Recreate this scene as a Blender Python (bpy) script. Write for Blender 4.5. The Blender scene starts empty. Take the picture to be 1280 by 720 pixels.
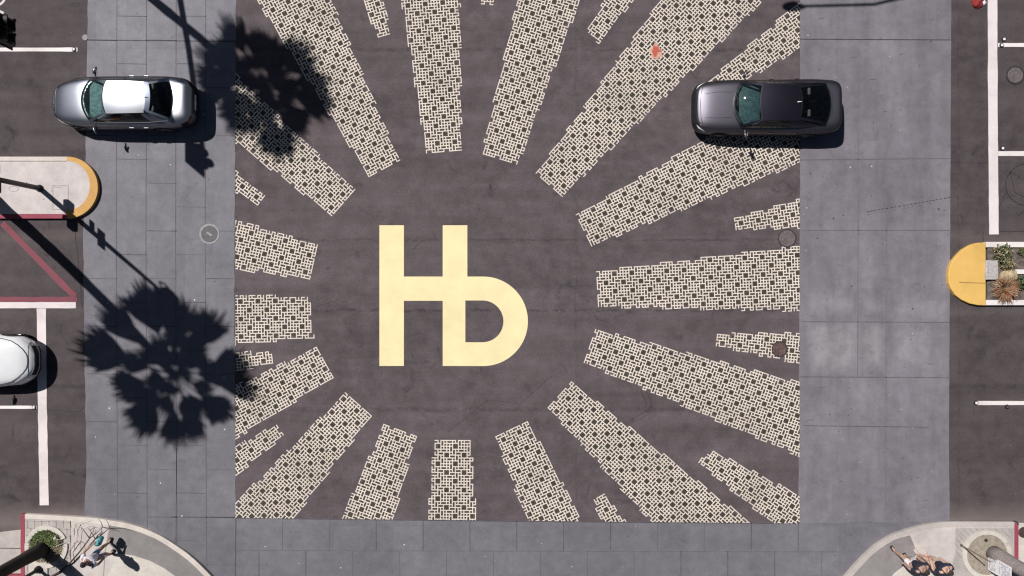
import bpy, bmesh, math, random
from mathutils import Vector, Matrix, noise
from mathutils.bvhtree import BVHTree
random.seed(11)
R = math.radians
CAMZ = 24.5
S = 35.7                      # ground scale of the plan drawing, units per metre
scene = bpy.context.scene
C = scene.collection

def G(px, py, z=0.0):
    """plan drawing (units) -> metres on the ground"""
    return Vector(((px-640)/S, (360-py)/S, z))

Yv = lambda py: (360-py)/S
Xv = lambda px: (px-640)/S
# ------------------------------------------------------------------ materials
class NT:
    def __init__(s, name):
        s.m = bpy.data.materials.new(name); s.m.use_nodes = True
        s.t = s.m.node_tree; s.b = s.t.nodes['Principled BSDF']
        s.tc = s.t.nodes.new('ShaderNodeNewGeometry')
        s.oc = s.t.nodes.new('ShaderNodeTexCoord')
    def n(s, typ, **kw):
        x = s.t.nodes.new(typ)
        for k, v in kw.items():
            if hasattr(x, k): setattr(x, k, v)
        return x
    def link(s, a, b): s.t.links.new(a, b)
    def pos(s, obj=False): return s.oc.outputs['Object'] if obj else s.tc.outputs['Position']
    def noise(s, scale, detail=4, rough=.55, vec=None, obj=False, dist=0):
        x = s.n('ShaderNodeTexNoise'); x.inputs['Scale'].default_value = scale
        x.inputs['Detail'].default_value = detail; x.inputs['Roughness'].default_value = rough
        x.inputs['Distortion'].default_value = dist
        s.link(vec if vec else s.pos(obj), x.inputs['Vector']); return x.outputs['Fac']
    def ramp(s, fac, stops):
        r = s.n('ShaderNodeValToRGB'); e = r.color_ramp.elements
        while len(e) < len(stops): e.new(.5)
        for i, (p, c) in enumerate(stops):
            e[i].position = p; e[i].color = (*c, 1) if len(c) == 3 else c
        s.link(fac, r.inputs['Fac']); return r.outputs['Color']
    def g(s, fac, a, b):       # grey ramp a..b -> 0..1
        mr = s.n('ShaderNodeMapRange'); mr.inputs['From Min'].default_value = a; mr.inputs['From Max'].default_value = b
        s.link(fac, mr.inputs['Value']); return mr.outputs['Result']
    def mix(s, fac, a, b, mode='MIX'):
        x = s.n('ShaderNodeMix'); x.data_type = 'RGBA'; x.blend_type = mode
        for sock, v in ((x.inputs[0], fac), (x.inputs[6], a), (x.inputs[7], b)):
            if hasattr(v, 'is_output') or isinstance(v, bpy.types.NodeSocket): s.link(v, sock)
            elif isinstance(v, (int, float)): sock.default_value = v
            else: sock.default_value = (*v, 1)
        return x.outputs[2]
    def math(s, op, a, b=0.0, c=None):
        x = s.n('ShaderNodeMath'); x.operation = op
        for i, v in enumerate((a, b) if c is None else (a, b, c)):
            if isinstance(v, bpy.types.NodeSocket): s.link(v, x.inputs[i])
            else: x.inputs[i].default_value = v
        return x.outputs[0]
    def xyz(s, obj=False):
        x = s.n('ShaderNodeSeparateXYZ'); s.link(s.pos(obj), x.inputs[0]); return x.outputs
    def color(s, c):
        if isinstance(c, bpy.types.NodeSocket): s.link(c, s.b.inputs['Base Color'])
        else: s.b.inputs['Base Color'].default_value = (*c, 1)
    def set(s, **kw):
        for k, v in kw.items():
            sock = s.b.inputs[k.replace('_', ' ')]
            if isinstance(v, bpy.types.NodeSocket): s.link(v, sock)
            else: sock.default_value = v
    def bump(s, h, strength=.3, dist=.01):
        b = s.n('ShaderNodeBump'); b.inputs['Strength'].default_value = strength; b.inputs['Distance'].default_value = dist
        s.link(h, b.inputs['Height']); s.link(b.outputs[0], s.b.inputs['Normal'])

def simple(name, col, rough=.7, var=.15, scale=6, metal=0, obj=True, **kw):
    t = NT(name); f = t.noise(scale, obj=obj)
    a = tuple(min(1, c*(1+var)) for c in col); b = tuple(c*(1-var) for c in col)
    t.color(t.ramp(f, [(.3, b), (.7, a)])); t.set(Roughness=rough, Metallic=metal, **kw)
    return t.m

def asphalt(name, a, b, seams=(), patch=True, hot=()):
    t = NT(name)
    big = t.noise(.28, 5, .6, dist=.4); mid = t.noise(1.9, 6, .65); fine = t.noise(55, 3, .7); grit = t.noise(17, 4, .7)
    c = t.ramp(t.g(big, .3, .7), [(0, a), (1, b)])
    c = t.mix(t.g(mid, .35, .75), c, tuple(x*1.18 for x in b), 'MIX')
    c = t.mix(.85, c, t.ramp(fine, [(.3, (.62,)*3), (.5, (.95,)*3), (.72, (1.5,)*3)]), 'MULTIPLY')
    c = t.mix(.6, c, t.ramp(grit, [(.3, (.78,)*3), (.7, (1.2,)*3)]), 'MULTIPLY')
    st = t.noise(.9, 5, .7, dist=1.2)
    c = t.mix(t.g(st, .60, .76), c, (a[0]*.68, a[1]*.72, a[2]*.70))
    dr = t.noise(3.7, 5, .8, dist=.4); c = t.mix(t.math('MULTIPLY', t.g(dr, .66, .74), .6), c, tuple(x*.45 for x in a))
    ls = t.noise(2.2, 7, .8, dist=2.0); c = t.mix(t.math('MULTIPLY', t.g(ls, .62, .80), .55), c, tuple(x*1.7 for x in b))
    # long faint wheel and paver tracks running with the street
    o = t.xyz()
    cmb = t.n('ShaderNodeCombineXYZ'); t.link(t.math('MULTIPLY', o[0], .12), cmb.inputs[0]); t.link(t.math('MULTIPLY', o[1], 1.3), cmb.inputs[1])
    tr = t.noise(1, 4, .6, vec=cmb.outputs[0])
    c = t.mix(.8, c, t.ramp(tr, [(.30, (.76,)*3), (.70, (1.22,)*3)]), 'MULTIPLY')
    wob = t.noise(1.3, 5, .7)
    for (ax, v, w, k) in seams:
        d = t.math('ABSOLUTE', t.math('SUBTRACT', t.math('ADD', o[ax], t.math('MULTIPLY', t.math('SUBTRACT', wob, .5), .35)), v))
        m = t.math('MULTIPLY', t.math('SUBTRACT', 1, t.g(d, 0, w)), k)
        m = t.math('MULTIPLY', m, t.g(t.noise(3.1, 4, .7), .38, .6))
        c = t.mix(m, c, tuple(x*.45 for x in a))
    for (ax, v, w, k, colr) in hot:      # dusty strips beside kerbs
        d = t.math('ABSOLUTE', t.math('SUBTRACT', t.math('ADD', o[ax], t.math('MULTIPLY', t.math('SUBTRACT', wob, .5), .5)), v))
        c = t.mix(t.math('MULTIPLY', t.math('SUBTRACT', 1, t.g(d, 0, w)), k), c, colr)
    vo = t.n('ShaderNodeTexVoronoi'); vo.inputs['Scale'].default_value = 2.6; t.link(t.pos(), vo.inputs['Vector'])
    c = t.mix(t.math('MULTIPLY', t.math('LESS_THAN', vo.outputs['Distance'], .035), .35), c, (.5, .47, .45))
    t.color(c); t.set(Roughness=.88); t.b.inputs['Specular IOR Level'].default_value = .25
    t.bump(fine, .25, .006)
    return t.m

def concrete(name, a, b, specks=.9, slab=(1.04, 1.67), dirt=.5, dirtc=(.07, .07, .09), streak_reflect=0.0):
    t = NT(name); o = t.xyz()
    big = t.noise(.35, 5, .6, dist=.5); mid = t.noise(2.3, 6, .7); fine = t.noise(40, 4, .7)
    c = t.ramp(t.g(big, .3, .7), [(0, a), (1, b)])
    c = t.mix(.9, c, t.ramp(mid, [(.3, (.84,)*3), (.7, (1.16,)*3)]), 'MULTIPLY')
    c = t.mix(.9, c, t.ramp(fine, [(.3, (.80,)*3), (.7, (1.2,)*3)]), 'MULTIPLY')
    cmb = t.n('ShaderNodeCombineXYZ')
    t.link(t.math('FLOOR', t.math('DIVIDE', o[0], slab[0])), cmb.inputs[0]); t.link(t.math('FLOOR', t.math('DIVIDE', o[1], slab[1])), cmb.inputs[1])
    wn = t.n('ShaderNodeTexWhiteNoise'); t.link(cmb.outputs[0], wn.inputs['Vector'])
    c = t.mix(.7, c, t.ramp(wn.outputs['Value'], [(0, (.93,)*3), (1, (1.07,)*3)]), 'MULTIPLY')
    if streak_reflect:  # window-reflected light painted into the concrete as pale rectangles, plus stain streaks
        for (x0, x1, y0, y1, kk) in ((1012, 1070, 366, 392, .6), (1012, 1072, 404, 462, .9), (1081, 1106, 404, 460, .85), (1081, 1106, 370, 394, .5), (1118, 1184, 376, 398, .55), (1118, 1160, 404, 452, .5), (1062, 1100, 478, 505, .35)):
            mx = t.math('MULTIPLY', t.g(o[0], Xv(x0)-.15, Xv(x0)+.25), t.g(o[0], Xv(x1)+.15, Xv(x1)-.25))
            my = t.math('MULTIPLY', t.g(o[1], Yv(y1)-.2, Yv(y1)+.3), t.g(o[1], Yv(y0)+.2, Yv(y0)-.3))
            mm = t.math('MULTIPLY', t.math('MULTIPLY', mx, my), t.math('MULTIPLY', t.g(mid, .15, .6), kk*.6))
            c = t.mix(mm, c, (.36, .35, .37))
        cm = t.n('ShaderNodeCombineXYZ'); t.link(t.math('MULTIPLY', o[0], 1.5), cm.inputs[0]); t.link(t.math('MULTIPLY', o[1], .22), cm.inputs[1])
        bl = t.noise(1, 5, .6, vec=cm.outputs[0])
        c = t.mix(streak_reflect, c, t.ramp(bl, [(.33, (.80,)*3), (.5, (1.0,)*3), (.68, (1.18,)*3)]), 'MULTIPLY')
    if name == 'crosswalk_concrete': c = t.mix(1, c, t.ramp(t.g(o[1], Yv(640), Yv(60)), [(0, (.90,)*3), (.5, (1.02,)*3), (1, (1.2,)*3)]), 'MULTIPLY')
    st = t.noise(1.4, 6, .75, dist=.8)
    c = t.mix(t.math('MULTIPLY', t.g(st, .6, .74), dirt), c, dirtc)
    spot = t.n('ShaderNodeTexVoronoi'); spot.inputs['Scale'].default_value = 1.9; t.link(t.pos(), spot.inputs['Vector'])
    c = t.mix(t.math('MULTIPLY', t.math('LESS_THAN', spot.outputs['Distance'], .045), .7), c, (.05, .05, .06))
    sp = t.n('ShaderNodeTexVoronoi'); sp.inputs['Scale'].default_value = 2.7; t.link(t.pos(), sp.inputs['Vector'])
    rnd = t.n('ShaderNodeSeparateColor'); t.link(sp.outputs['Color'], rnd.inputs[0])
    m = t.math('LESS_THAN', sp.outputs['Distance'], t.math('MULTIPLY', rnd.outputs[0], .075))
    m = t.math('MULTIPLY', m, t.math('GREATER_THAN', rnd.outputs[1], .40))
    c = t.mix(t.math('MULTIPLY', m, specks), c, (.75, .72, .70))
    s2 = t.n('ShaderNodeTexVoronoi'); s2.inputs['Scale'].default_value = 7.5; t.link(t.pos(), s2.inputs['Vector'])
    m2 = t.math('MULTIPLY', t.math('LESS_THAN', s2.outputs['Distance'], .085), t.g(t.noise(.6, 3, .6), .48, .62))
    c = t.mix(t.math('MULTIPLY', m2, .35*specks), c, (.6, .58, .58))
    t.color(c); t.set(Roughness=.82); t.b.inputs['Specular IOR Level'].default_value = .3
    t.bump(fine, .2, .004)
    return t.m

def paint(name, col, wear=.25, under=(.09, .08, .085), scale=9, rough=.7, fade=.9):
    t = NT(name)
    w = t.noise(scale, 8, .75); f = t.noise(1.3, 4, .6); fine = t.noise(60, 3, .7)
    c = t.ramp(f, [(.3, tuple(x*.93 for x in col)), (.7, tuple(min(1, x*1.04) for x in col))])
    c = t.mix(.7, c, t.ramp(fine, [(.3, (.86,)*3), (.6, (1.02,)*3)]), 'MULTIPLY')
    c = t.mix(fade, c, t.ramp(t.noise(.55, 6, .7, dist=.6), [(.32, (.80, .79, .78)), (.55, (1.0,)*3), (.7, (1.06,)*3)]), 'MULTIPLY')
    sc = t.n('ShaderNodeMapping'); sc.inputs['Scale'].default_value = (.5, 7, 1); t.link(t.pos(), sc.inputs['Vector'])
    c = t.mix(t.math('MULTIPLY', t.g(t.noise(1, 6, .75, vec=sc.outputs[0]), .60, .78), wear), c, tuple(x*.6+u*.4 for x, u in zip(col, under)))
    c = t.mix(t.math('MULTIPLY', t.g(w, .58, .72), wear), c, under)
    t.color(c); t.set(Roughness=rough); t.b.inputs['Specular IOR Level'].default_value = .3
    return t.m

def carpaint(name, col, metal=.8, rough=.38, coat=.35):
    t = NT(name); f = t.noise(300, 2, .5, obj=True)
    d = t.noise(3, 3, .6, obj=True)
    c = t.ramp(f, [(.3, tuple(x*.88 for x in col)), (.7, tuple(min(1, x*1.1) for x in col))])
    c = t.mix(.5, c, t.ramp(d, [(.3, (.93,)*3), (.7, (1.04,)*3)]), 'MULTIPLY')
    if metal > .5:       # metallic flop deepened: shade on the body sides put into the colour
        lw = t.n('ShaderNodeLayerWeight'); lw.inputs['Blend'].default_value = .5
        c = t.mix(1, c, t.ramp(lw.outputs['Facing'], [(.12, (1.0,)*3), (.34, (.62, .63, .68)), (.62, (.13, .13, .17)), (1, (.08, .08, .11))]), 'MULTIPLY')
    t.color(c); t.set(Metallic=metal, Roughness=rough, Coat_Weight=coat, Coat_Roughness=.06)
    return t.m

def glass(name, tint, trans=.6):
    t = NT(name)
    tr = t.n('ShaderNodeBsdfTransparent'); tr.inputs[0].default_value = (*tint, 1)
    gl = t.n('ShaderNodeBsdfGlossy'); gl.inputs['Roughness'].default_value = .03; gl.inputs['Color'].default_value = (.9, .95, 1, 1)
    df = t.n('ShaderNodeBsdfDiffuse'); df.inputs[0].default_value = (tint[0]*.10, tint[1]*.12, tint[2]*.12, 1)
    fr = t.n('ShaderNodeFresnel'); fr.inputs[0].default_value = 1.5
    dust = t.noise(9, 4, .6, obj=True)
    m1 = t.n('ShaderNodeMixShader'); t.link(t.math('MULTIPLY', t.g(dust, .3, .9), 1-trans), m1.inputs[0])
    t.link(tr.outputs[0], m1.inputs[1]); t.link(df.outputs[0], m1.inputs[2])
    m2 = t.n('ShaderNodeMixShader'); t.link(fr.outputs[0], m2.inputs[0]); t.link(m1.outputs[0], m2.inputs[1]); t.link(gl.outputs[0], m2.inputs[2])
    out = [x for x in t.t.nodes if x.type == 'OUTPUT_MATERIAL'][0]
    t.link(m2.outputs[0], out.inputs[0]); return t.m

M = {}
M['art_asphalt'] = asphalt('art_asphalt', (.066, .054, .060), (.110, .091, .100),
    seams=[(1, Yv(62), .10, .55), (1, Yv(300), .06, .6), (1, Yv(388), .08, .65), (1, Yv(512), .12, .5), (0, Xv(720), .05, .35)])
M['street'] = asphalt('street_asphalt', (.048, .039, .043), (.084, .069, .074),
    seams=[(0, Xv(1198), .03, .5), (1, Yv(203), .06, .4), (1, Yv(482), .12, .45), (1, Yv(190), .1, .3), (0, Xv(1226), .25, .25)],
    hot=[(1, Yv(652), .75, .75, (.19, .16, .155)), (1, Yv(297), .35, .35, (.15, .13, .125)), (1, Yv(390), .28, .3, (.14, .12, .12))])
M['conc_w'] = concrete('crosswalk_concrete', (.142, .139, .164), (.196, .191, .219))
M['conc_e'] = concrete('crosswalk_concrete_dirty_reflections', (.150, .143, .168), (.205, .195, .224), specks=.5, slab=(1.6, 2.3), dirt=.45, streak_reflect=.75)
M['joint'] = simple('joint', (.075, .070, .085), .9, .3, 3)
M['joint_soft'] = simple('joint_soft', (.118, .112, .132), .9, .2, 3)
M['joint_dark'] = simple('joint_dark', (.045, .045, .055), .9, .3, 3)
M['stain'] = simple('stain', (.10, .10, .115), .9, .3, 5)
M['side_conc'] = concrete('sidewalk_concrete', (.47, .43, .415), (.57, .53, .51), specks=.1, slab=(2.2, 2.1), dirt=.22, dirtc=(.3, .26, .24))
M['side_conc_grey'] = concrete('ramp_concrete', (.215, .20, .205), (.26, .245, .25), specks=.15, slab=(9, 9), dirt=.3)
M['side_conc_warm'] = concrete('sidewalk_concrete_warm', (.52, .485, .445), (.61, .575, .53), specks=.05, slab=(9, 9), dirt=.15, dirtc=(.35, .3, .25))
M['gutter'] = concrete('gutter_concrete', (.42, .38, .36), (.5, .46, .44), specks=.1, slab=(9, 1.1), dirt=.3, dirtc=(.25, .2, .2))
M['paver'] = concrete('paver_concrete', (.36, .335, .325), (.45, .42, .405), specks=.1, slab=(.28, .28), dirt=.3, dirtc=(.2, .17, .16))
M['kerb'] = concrete('kerb_concrete', (.55, .50, .465), (.64, .59, .55), specks=.1, slab=(3, 3), dirt=.3, dirtc=(.3, .26, .25))
M['kerb_grey'] = concrete('kerb_concrete_grey', (.42, .385, .37), (.50, .46, .44), specks=.1, slab=(3, 3), dirt=.3, dirtc=(.3, .26, .25))
M['island'] = concrete('island_concrete', (.53, .485, .485), (.60, .555, .55), specks=.05, slab=(9, 9), dirt=.12, dirtc=(.4, .36, .35))
M['white'] = paint('white_line_paint', (.74, .68, .70), .45, (.35, .31, .32))
M['white2'] = paint('fresh_white_paint', (.80, .76, .77), .2, (.4, .36, .36))
M['red'] = paint('red_kerb_paint', (.32, .062, .098), .6, (.24, .17, .17), 12)
M['red_road'] = paint('red_road_paint', (.215, .060, .085), 1.0, (.09, .062, .066), 6)
M['orange'] = paint('orange_kerb_paint', (.62, .36, .12), .8, (.35, .24, .13), 8)
M['yellow'] = paint('yellow_kerb_paint', (.74, .47, .14), .55, (.55, .38, .15), 5)
M['cream'] = paint('cream_emblem_paint', (.85, .75, .445), .30, (.55, .47, .30), 5, fade=.3)
M['ivory'] = paint('ivory_pattern_paint', (.76, .685, .61), .5, (.30, .26, .24), 6)
M['cell'] = asphalt('pattern_ground', (.046, .040, .034), (.062, .054, .047))
M['tar'] = simple('tar', (.030, .026, .030), .8, .3, 8)
M['iron'] = simple('cast_iron', (.125, .104, .112), .65, .35, 14)
M['iron_rust'] = simple('rusty_iron', (.060, .038, .036), .8, .45, 12)
M['iron_grey'] = simple('worn_iron', (.085, .082, .092), .6, .3, 16)
M['collar'] = simple('light_collar', (.31, .30, .325), .85, .2, 9)
M['black'] = simple('black_metal', (.010, .009, .010), .55, .3, 5)
M['signal_black'] = simple('signal_black', (.012, .011, .012), .6, .3, 5)
M['steel'] = simple('galvanised_steel', (.30, .29, .29), .5, .2, 8, metal=.3)
M['rubber'] = simple('rubber', (.012, .012, .013), .8, .3, 30)
M['rim'] = simple('alloy_rim', (.35, .35, .36), .3, .2, 9, metal=.9)
M['trim'] = simple('black_trim', (.010, .010, .012), .45, .2, 20)
M['chrome'] = simple('chrome', (.75, .75, .77), .12, .05, 5, metal=1)
M['interior'] = simple('car_interior', (.02, .022, .024), .8, .4, 12)
M['seat'] = simple('car_seat', (.045, .048, .052), .8, .3, 15)
M['dash'] = simple('dash_top', (.14, .20, .205), .7, .5, 10)
M['lens'] = simple('lamp_lens', (.80, .82, .86), .25, .2, 12)
M['lens_red'] = simple('lamp_lens_red', (.04, .012, .014), .15, .2, 12)
M['mirror_glass'] = simple('mirror_glass', (.6, .63, .66), .05, .05, 5, metal=1)
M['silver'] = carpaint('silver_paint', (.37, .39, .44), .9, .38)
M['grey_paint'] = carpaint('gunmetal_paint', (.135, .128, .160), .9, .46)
M['grey_paint_shaded'] = carpaint('gunmetal_paint_shaded', (.050, .047, .070), .9, .42)  # gunmetal darkened: the roof's curvature shading is put into its colour
M['white_paint'] = carpaint('white_car_paint', (.80, .82, .86), .0, .35, .5)
M['windshield'] = glass('windshield_glass', (.72, .88, .88), .8)
M['darkglass'] = glass('tinted_glass', (.10, .11, .12), .5)
M['trunk'] = None
M['soil'] = simple('soil', (.13, .105, .095), .95, .5, 9)
M['soil_light'] = simple('dry_soil', (.30, .26, .215), .95, .25, 7)
M['paper'] = simple('paper', (.80, .80, .84), .7, .06, 5)
M['ink'] = simple('ink', (.20, .19, .25), .7, .3, 30)
M['dry'] = simple('dry_twig', (.075, .045, .038), .85, .3, 20)
M['dry_light'] = simple('pale_twig', (.30, .22, .18), .85, .3, 20)
M['rock'] = simple('tan_stone', (.46, .37, .24), .9, .25, 6)
M['block'] = simple('grey_block', (.42, .40, .40), .9, .3, 14)
M['redcloth'] = simple('red_cloth', (.22, .020, .018), .8, .4, 14)
M['pinksplash'] = paint('red_splash', (.50, .11, .075), .6, (.55, .35, .28), 14)
M['pinkfaint'] = paint('faint_splash', (.62, .36, .28), .8, (.6, .55, .45), 16)
def bark(name, a, b):
    t = NT(name); o = t.xyz(True)
    ring = t.math('SINE', t.math('ADD', t.math('MULTIPLY', o[2], 52), t.math('MULTIPLY', t.noise(4, obj=True), 6)))
    c = t.ramp(t.g(ring, -1, 1), [(0, a), (1, b)])
    c = t.mix(.8, c, t.ramp(t.noise(14, obj=True), [(.3, (.7,)*3), (.7, (1.25,)*3)]), 'MULTIPLY')
    t.color(c); t.set(Roughness=.95); t.bump(ring, .12, .01); return t.m
M['bark_shaded'] = bark('palm_bark_shaded', (.028, .022, .022), (.036, .028, .028))  # palm bark darkened: shade on the trunk is put into its colour
M['bark'] = bark('palm_bark', (.27, .24, .235), (.30, .265, .26))
def leafm(name, a, b, c2=None):
    t = NT(name); t.color(t.ramp(t.noise(5, obj=True), [(.3, a), (.7, b)])); t.set(Roughness=.6); return t.m
M['frond'] = leafm('palm_frond', (.035, .055, .018), (.075, .10, .035))
M['grass'] = leafm('grass_blade', (.075, .13, .035), (.15, .23, .07))
M['grass_dry'] = leafm('dry_grass', (.28, .22, .14), (.42, .36, .24))
M['bush'] = leafm('bush_leaf', (.085, .085, .03), (.18, .16, .06))
M['bush_g'] = leafm('bush_leaf_green', (.035, .075, .03), (.10, .16, .07))
M['russet'] = leafm('russet_grass', (.22, .075, .03), (.40, .17, .085))

# ------------------------------------------------------------------ helpers
def link(o, parent=None):
    C.objects.link(o)
    if parent: o.parent = parent
    return o
def mesh_obj(name, verts, faces, mats, parent=None, smooth=False, fm=None):
    me = bpy.data.meshes.new(name); me.from_pydata([tuple(v) for v in verts], [], faces)
    for m in (mats if isinstance(mats, (list, tuple)) else [mats]): me.materials.append(m)
    if fm: me.polygons.foreach_set('material_index', fm)
    if smooth: me.polygons.foreach_set('use_smooth', [True]*len(me.polygons))
    me.update(); return link(bpy.data.objects.new(name, me), parent)
def tag(o, label, cat, group=None, kind=None):
    o['label'] = label; o['category'] = cat
    if group: o['group'] = group
    if kind: o['kind'] = kind
    return o
def struct(o): o['kind'] = 'structure'; return o
def thing(name, label, cat, loc=(0, 0, 0), rz=0, group=None):
    o = bpy.data.objects.new(name, None); link(o); o.empty_display_size = .2
    o.location = loc; o.rotation_euler = (0, 0, rz); return tag(o, label, cat, group)

class MB:
    def __init__(s): s.v = []; s.f = []; s.m = []
    def face(s, pts, m=0):
        i = len(s.v); s.v += [Vector(p) for p in pts]; s.f.append(list(range(i, i+len(pts)))); s.m.append(m)
    def box(s, c, d, m=0, rot=None, bev=0):
        hx, hy, hz = d[0]/2, d[1]/2, d[2]/2
        b = bmesh.new(); bmesh.ops.create_cube(b, size=1)
        for v in b.verts: v.co = Vector((v.co.x*d[0], v.co.y*d[1], v.co.z*d[2]))
        if bev: bmesh.ops.bevel(b, geom=b.edges[:], offset=bev, segments=2, affect='EDGES', profile=.5)
        s.bm(b, Matrix.Translation(c) @ (rot.to_4x4() if rot else Matrix()), m)
    def bm(s, b, mat=Matrix(), m=0):
        i = len(s.v); b.verts.ensure_lookup_table(); b.verts.index_update()
        s.v += [mat @ v.co for v in b.verts]
        for f in b.faces: s.f.append([i+v.index for v in f.verts]); s.m.append(m)
        b.free()
    def cyl(s, a, b_, r0, r1=None, n=16, m=0, caps=True):
        s.tube([a, b_], [r0, r0 if r1 is None else r1], n, m, caps)
    def tube(s, pts, rad, n=10, m=0, caps=True):
        pts = [Vector(p) for p in pts]; i0 = len(s.v); K = len(pts)
        if not isinstance(rad, (list, tuple)): rad = [rad]*K
        up = None
        for k, p in enumerate(pts):
            d = (pts[min(k+1, K-1)]-pts[max(k-1, 0)]).normalized()
            if up is None: up = d.orthogonal().normalized()
            up = (up-d*up.dot(d)).normalized(); w = d.cross(up)
            for j in range(n):
                a = 2*math.pi*j/n; s.v.append(p+(up*math.cos(a)+w*math.sin(a))*rad[k])
        for k in range(K-1):
            for j in range(n):
                a = i0+k*n+j; b = i0+k*n+(j+1) % n
                s.f.append([a, b, b+n, a+n]); s.m.append(m)
        if caps:
            s.f.append([i0+j for j in range(n)][::-1]); s.m.append(m)
            s.f.append([i0+(K-1)*n+j for j in range(n)]); s.m.append(m)
    def lathe(s, prof, c=(0, 0, 0), n=32, m=0, axis=None):
        i0 = len(s.v); c = Vector(c); Mx = axis if axis else Matrix.Identity(3)
        for (r, z) in prof:
            for j in range(n):
                a = 2*math.pi*j/n; s.v.append(c+Mx @ Vector((r*math.cos(a), r*math.sin(a), z)))
        for k in range(len(prof)-1):
            for j in range(n):
                a = i0+k*n+j; b = i0+k*n+(j+1) % n
                s.f.append([a, b, b+n, a+n]); s.m.append(m)
    def prism(s, poly, z0, z1, m=0, ms=None):
        n = len(poly); i = len(s.v)
        s.v += [Vector((p[0], p[1], z0)) for p in poly]+[Vector((p[0], p[1], z1)) for p in poly]
        s.f.append([i+n+j for j in range(n)]); s.m.append(m)
        for j in range(n):
            k = (j+1) % n; s.f.append([i+j, i+k, i+n+k, i+n+j]); s.m.append(m if ms is None else ms)
    def build(s, name, mats, parent=None, smooth=False):
        o = mesh_obj(name, s.v, s.f, mats, parent, smooth, s.m)
        b = bmesh.new(); b.from_mesh(o.data); bmesh.ops.recalc_face_normals(b, faces=b.faces); b.to_mesh(o.data); b.free()
        return o

def H(pts, z):
    """plan points traced at height z -> true plan points"""
    k = (CAMZ-z)/CAMZ if z > .05 else 1
    return [(640+(p[0]-640)*k, 360+(p[1]-360)*k) for p in pts]
def PG(pts): return [(G(*p).x, G(*p).y) for p in pts]
def GH(px, py, z=0, zz=None):
    p = H([(px, py)], z if zz is None else zz)[0]; return G(p[0], p[1], z)
def sheet(name, poly, z, mat, jig=0):
    pts = [Vector((x, y, z)) for x, y in PG(H(poly, z))]
    if jig:
        out = []
        for i, a in enumerate(pts):
            b = pts[(i+1) % len(pts)]; n = max(1, int((b-a).length/.25))
            for k in range(n):
                p = a.lerp(b, k/n)
                if k: p += Vector((noise.noise(p*2.1)*jig, noise.noise(p*2.1+Vector((9, 3, 1)))*jig, 0))
                out.append(p)
        pts = out
    b = bmesh.new(); f = b.faces.new([b.verts.new(p) for p in pts]); f.normal_update()
    if f.normal.z < 0: f.normal_flip()
    bmesh.ops.triangulate(b, faces=b.faces)
    me = bpy.data.meshes.new(name); b.to_mesh(me); b.free(); me.materials.append(mat)
    return link(bpy.data.objects.new(name, me))
def arcpts(cx, cy, r, a0, a1, n, ry=None):
    ry = ry or r
    return [(cx+r*math.cos(R(a0+(a1-a0)*i/n)), cy-ry*math.sin(R(a0+(a1-a0)*i/n))) for i in range(n+1)]

# ------------------------------------------------------------------ ground
g = MB(); g.face([(-300, -300, 0), (300, -300, 0), (300, 300, 0), (-300, 300, 0)])
struct(g.build('ground', [M['street']]))
ART = [(296, -115), (1000, -115), (1000, 200), (999, 400), (998, 654), (640, 651), (295, 647), (293, 400), (294, 200)]
struct(sheet('road', ART, .004, M['art_asphalt']))

def joints(mb, segs, m, w=.028, z=.009):
    for (x0, y0, x1, y1) in segs:
        a, b = GH(x0, y0, z), GH(x1, y1, z); d = (b-a).normalized(); n = Vector((-d.y, d.x, 0))*w/2
        mb.face([a-n, b-n, b+n, a+n], m)
def add_to(o, mb, mats):
    for m in mats: o.data.materials.append(m)
    b = bmesh.new(); b.from_mesh(o.data); base = 1
    vs = [b.verts.new(v) for v in mb.v]
    for f, mi in zip(mb.f, mb.m):
        ff = b.faces.new([vs[i] for i in f]); ff.material_index = base+mi; ff.normal_update()
        if ff.normal.z < 0: ff.normal_flip()
    b.to_mesh(o.data); b.free()

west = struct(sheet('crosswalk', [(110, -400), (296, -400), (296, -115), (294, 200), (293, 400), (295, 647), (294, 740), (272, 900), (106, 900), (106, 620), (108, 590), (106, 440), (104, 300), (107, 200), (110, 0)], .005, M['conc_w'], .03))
mb = MB(); xs = [109, 147, 184, 221, 258, 295]
for i in range(5):
    y = (50 if i % 2 == 0 else 20)-59.6*5
    while y < 760:
        if random.random() < .93: joints(mb, [(xs[i], y, xs[i+1], y+.6)], 0 if random.random() < .3 else 1, .02)
        y += 59.6
joints(mb, [(109, 50, 295, 52), (215, 646, 295, 647)], 0, .03)
for x, m, w in ((147, 1, .022), (184, 1, .025), (221, 1, .026), (258, 1, .022)): joints(mb, [(x, -300, x-1.5, 300), (x-1.5, 300, x+.5, 760)], m, w)
joints(mb, [(221, 560, 219.5, 720)], 0, .018)
add_to(west, mb, [M['joint'], M['joint_soft'], M['joint_dark']])
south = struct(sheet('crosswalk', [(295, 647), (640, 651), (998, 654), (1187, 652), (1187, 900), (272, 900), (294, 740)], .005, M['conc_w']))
mb = MB(); joints(mb, [(295, 647.6, 640, 651.6), (640, 651.6, 998, 654.6)], 0, .03); joints(mb, [(295, 646, 294, 740)], 0, .03)
for r, (ya, yb) in enumerate(((650, 688), (688, 727), (727, 765))):
    x = 353-58.6*(r % 2)*.5
    while x < 1060: joints(mb, [(x, ya+1, x, yb)], 1 if random.random() < .7 else 0, .022); x += 58.6
    joints(mb, [(295, yb, 1150, yb+2)], 1, .022)
add_to(south, mb, [M['joint'], M['joint_soft'], M['joint_dark']])
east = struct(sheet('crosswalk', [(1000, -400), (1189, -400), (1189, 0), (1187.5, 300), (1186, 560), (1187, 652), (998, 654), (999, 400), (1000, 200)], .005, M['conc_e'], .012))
mb = MB()
joints(mb, [(1000, 49, 1188, 50)], 2, .03); 
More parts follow.
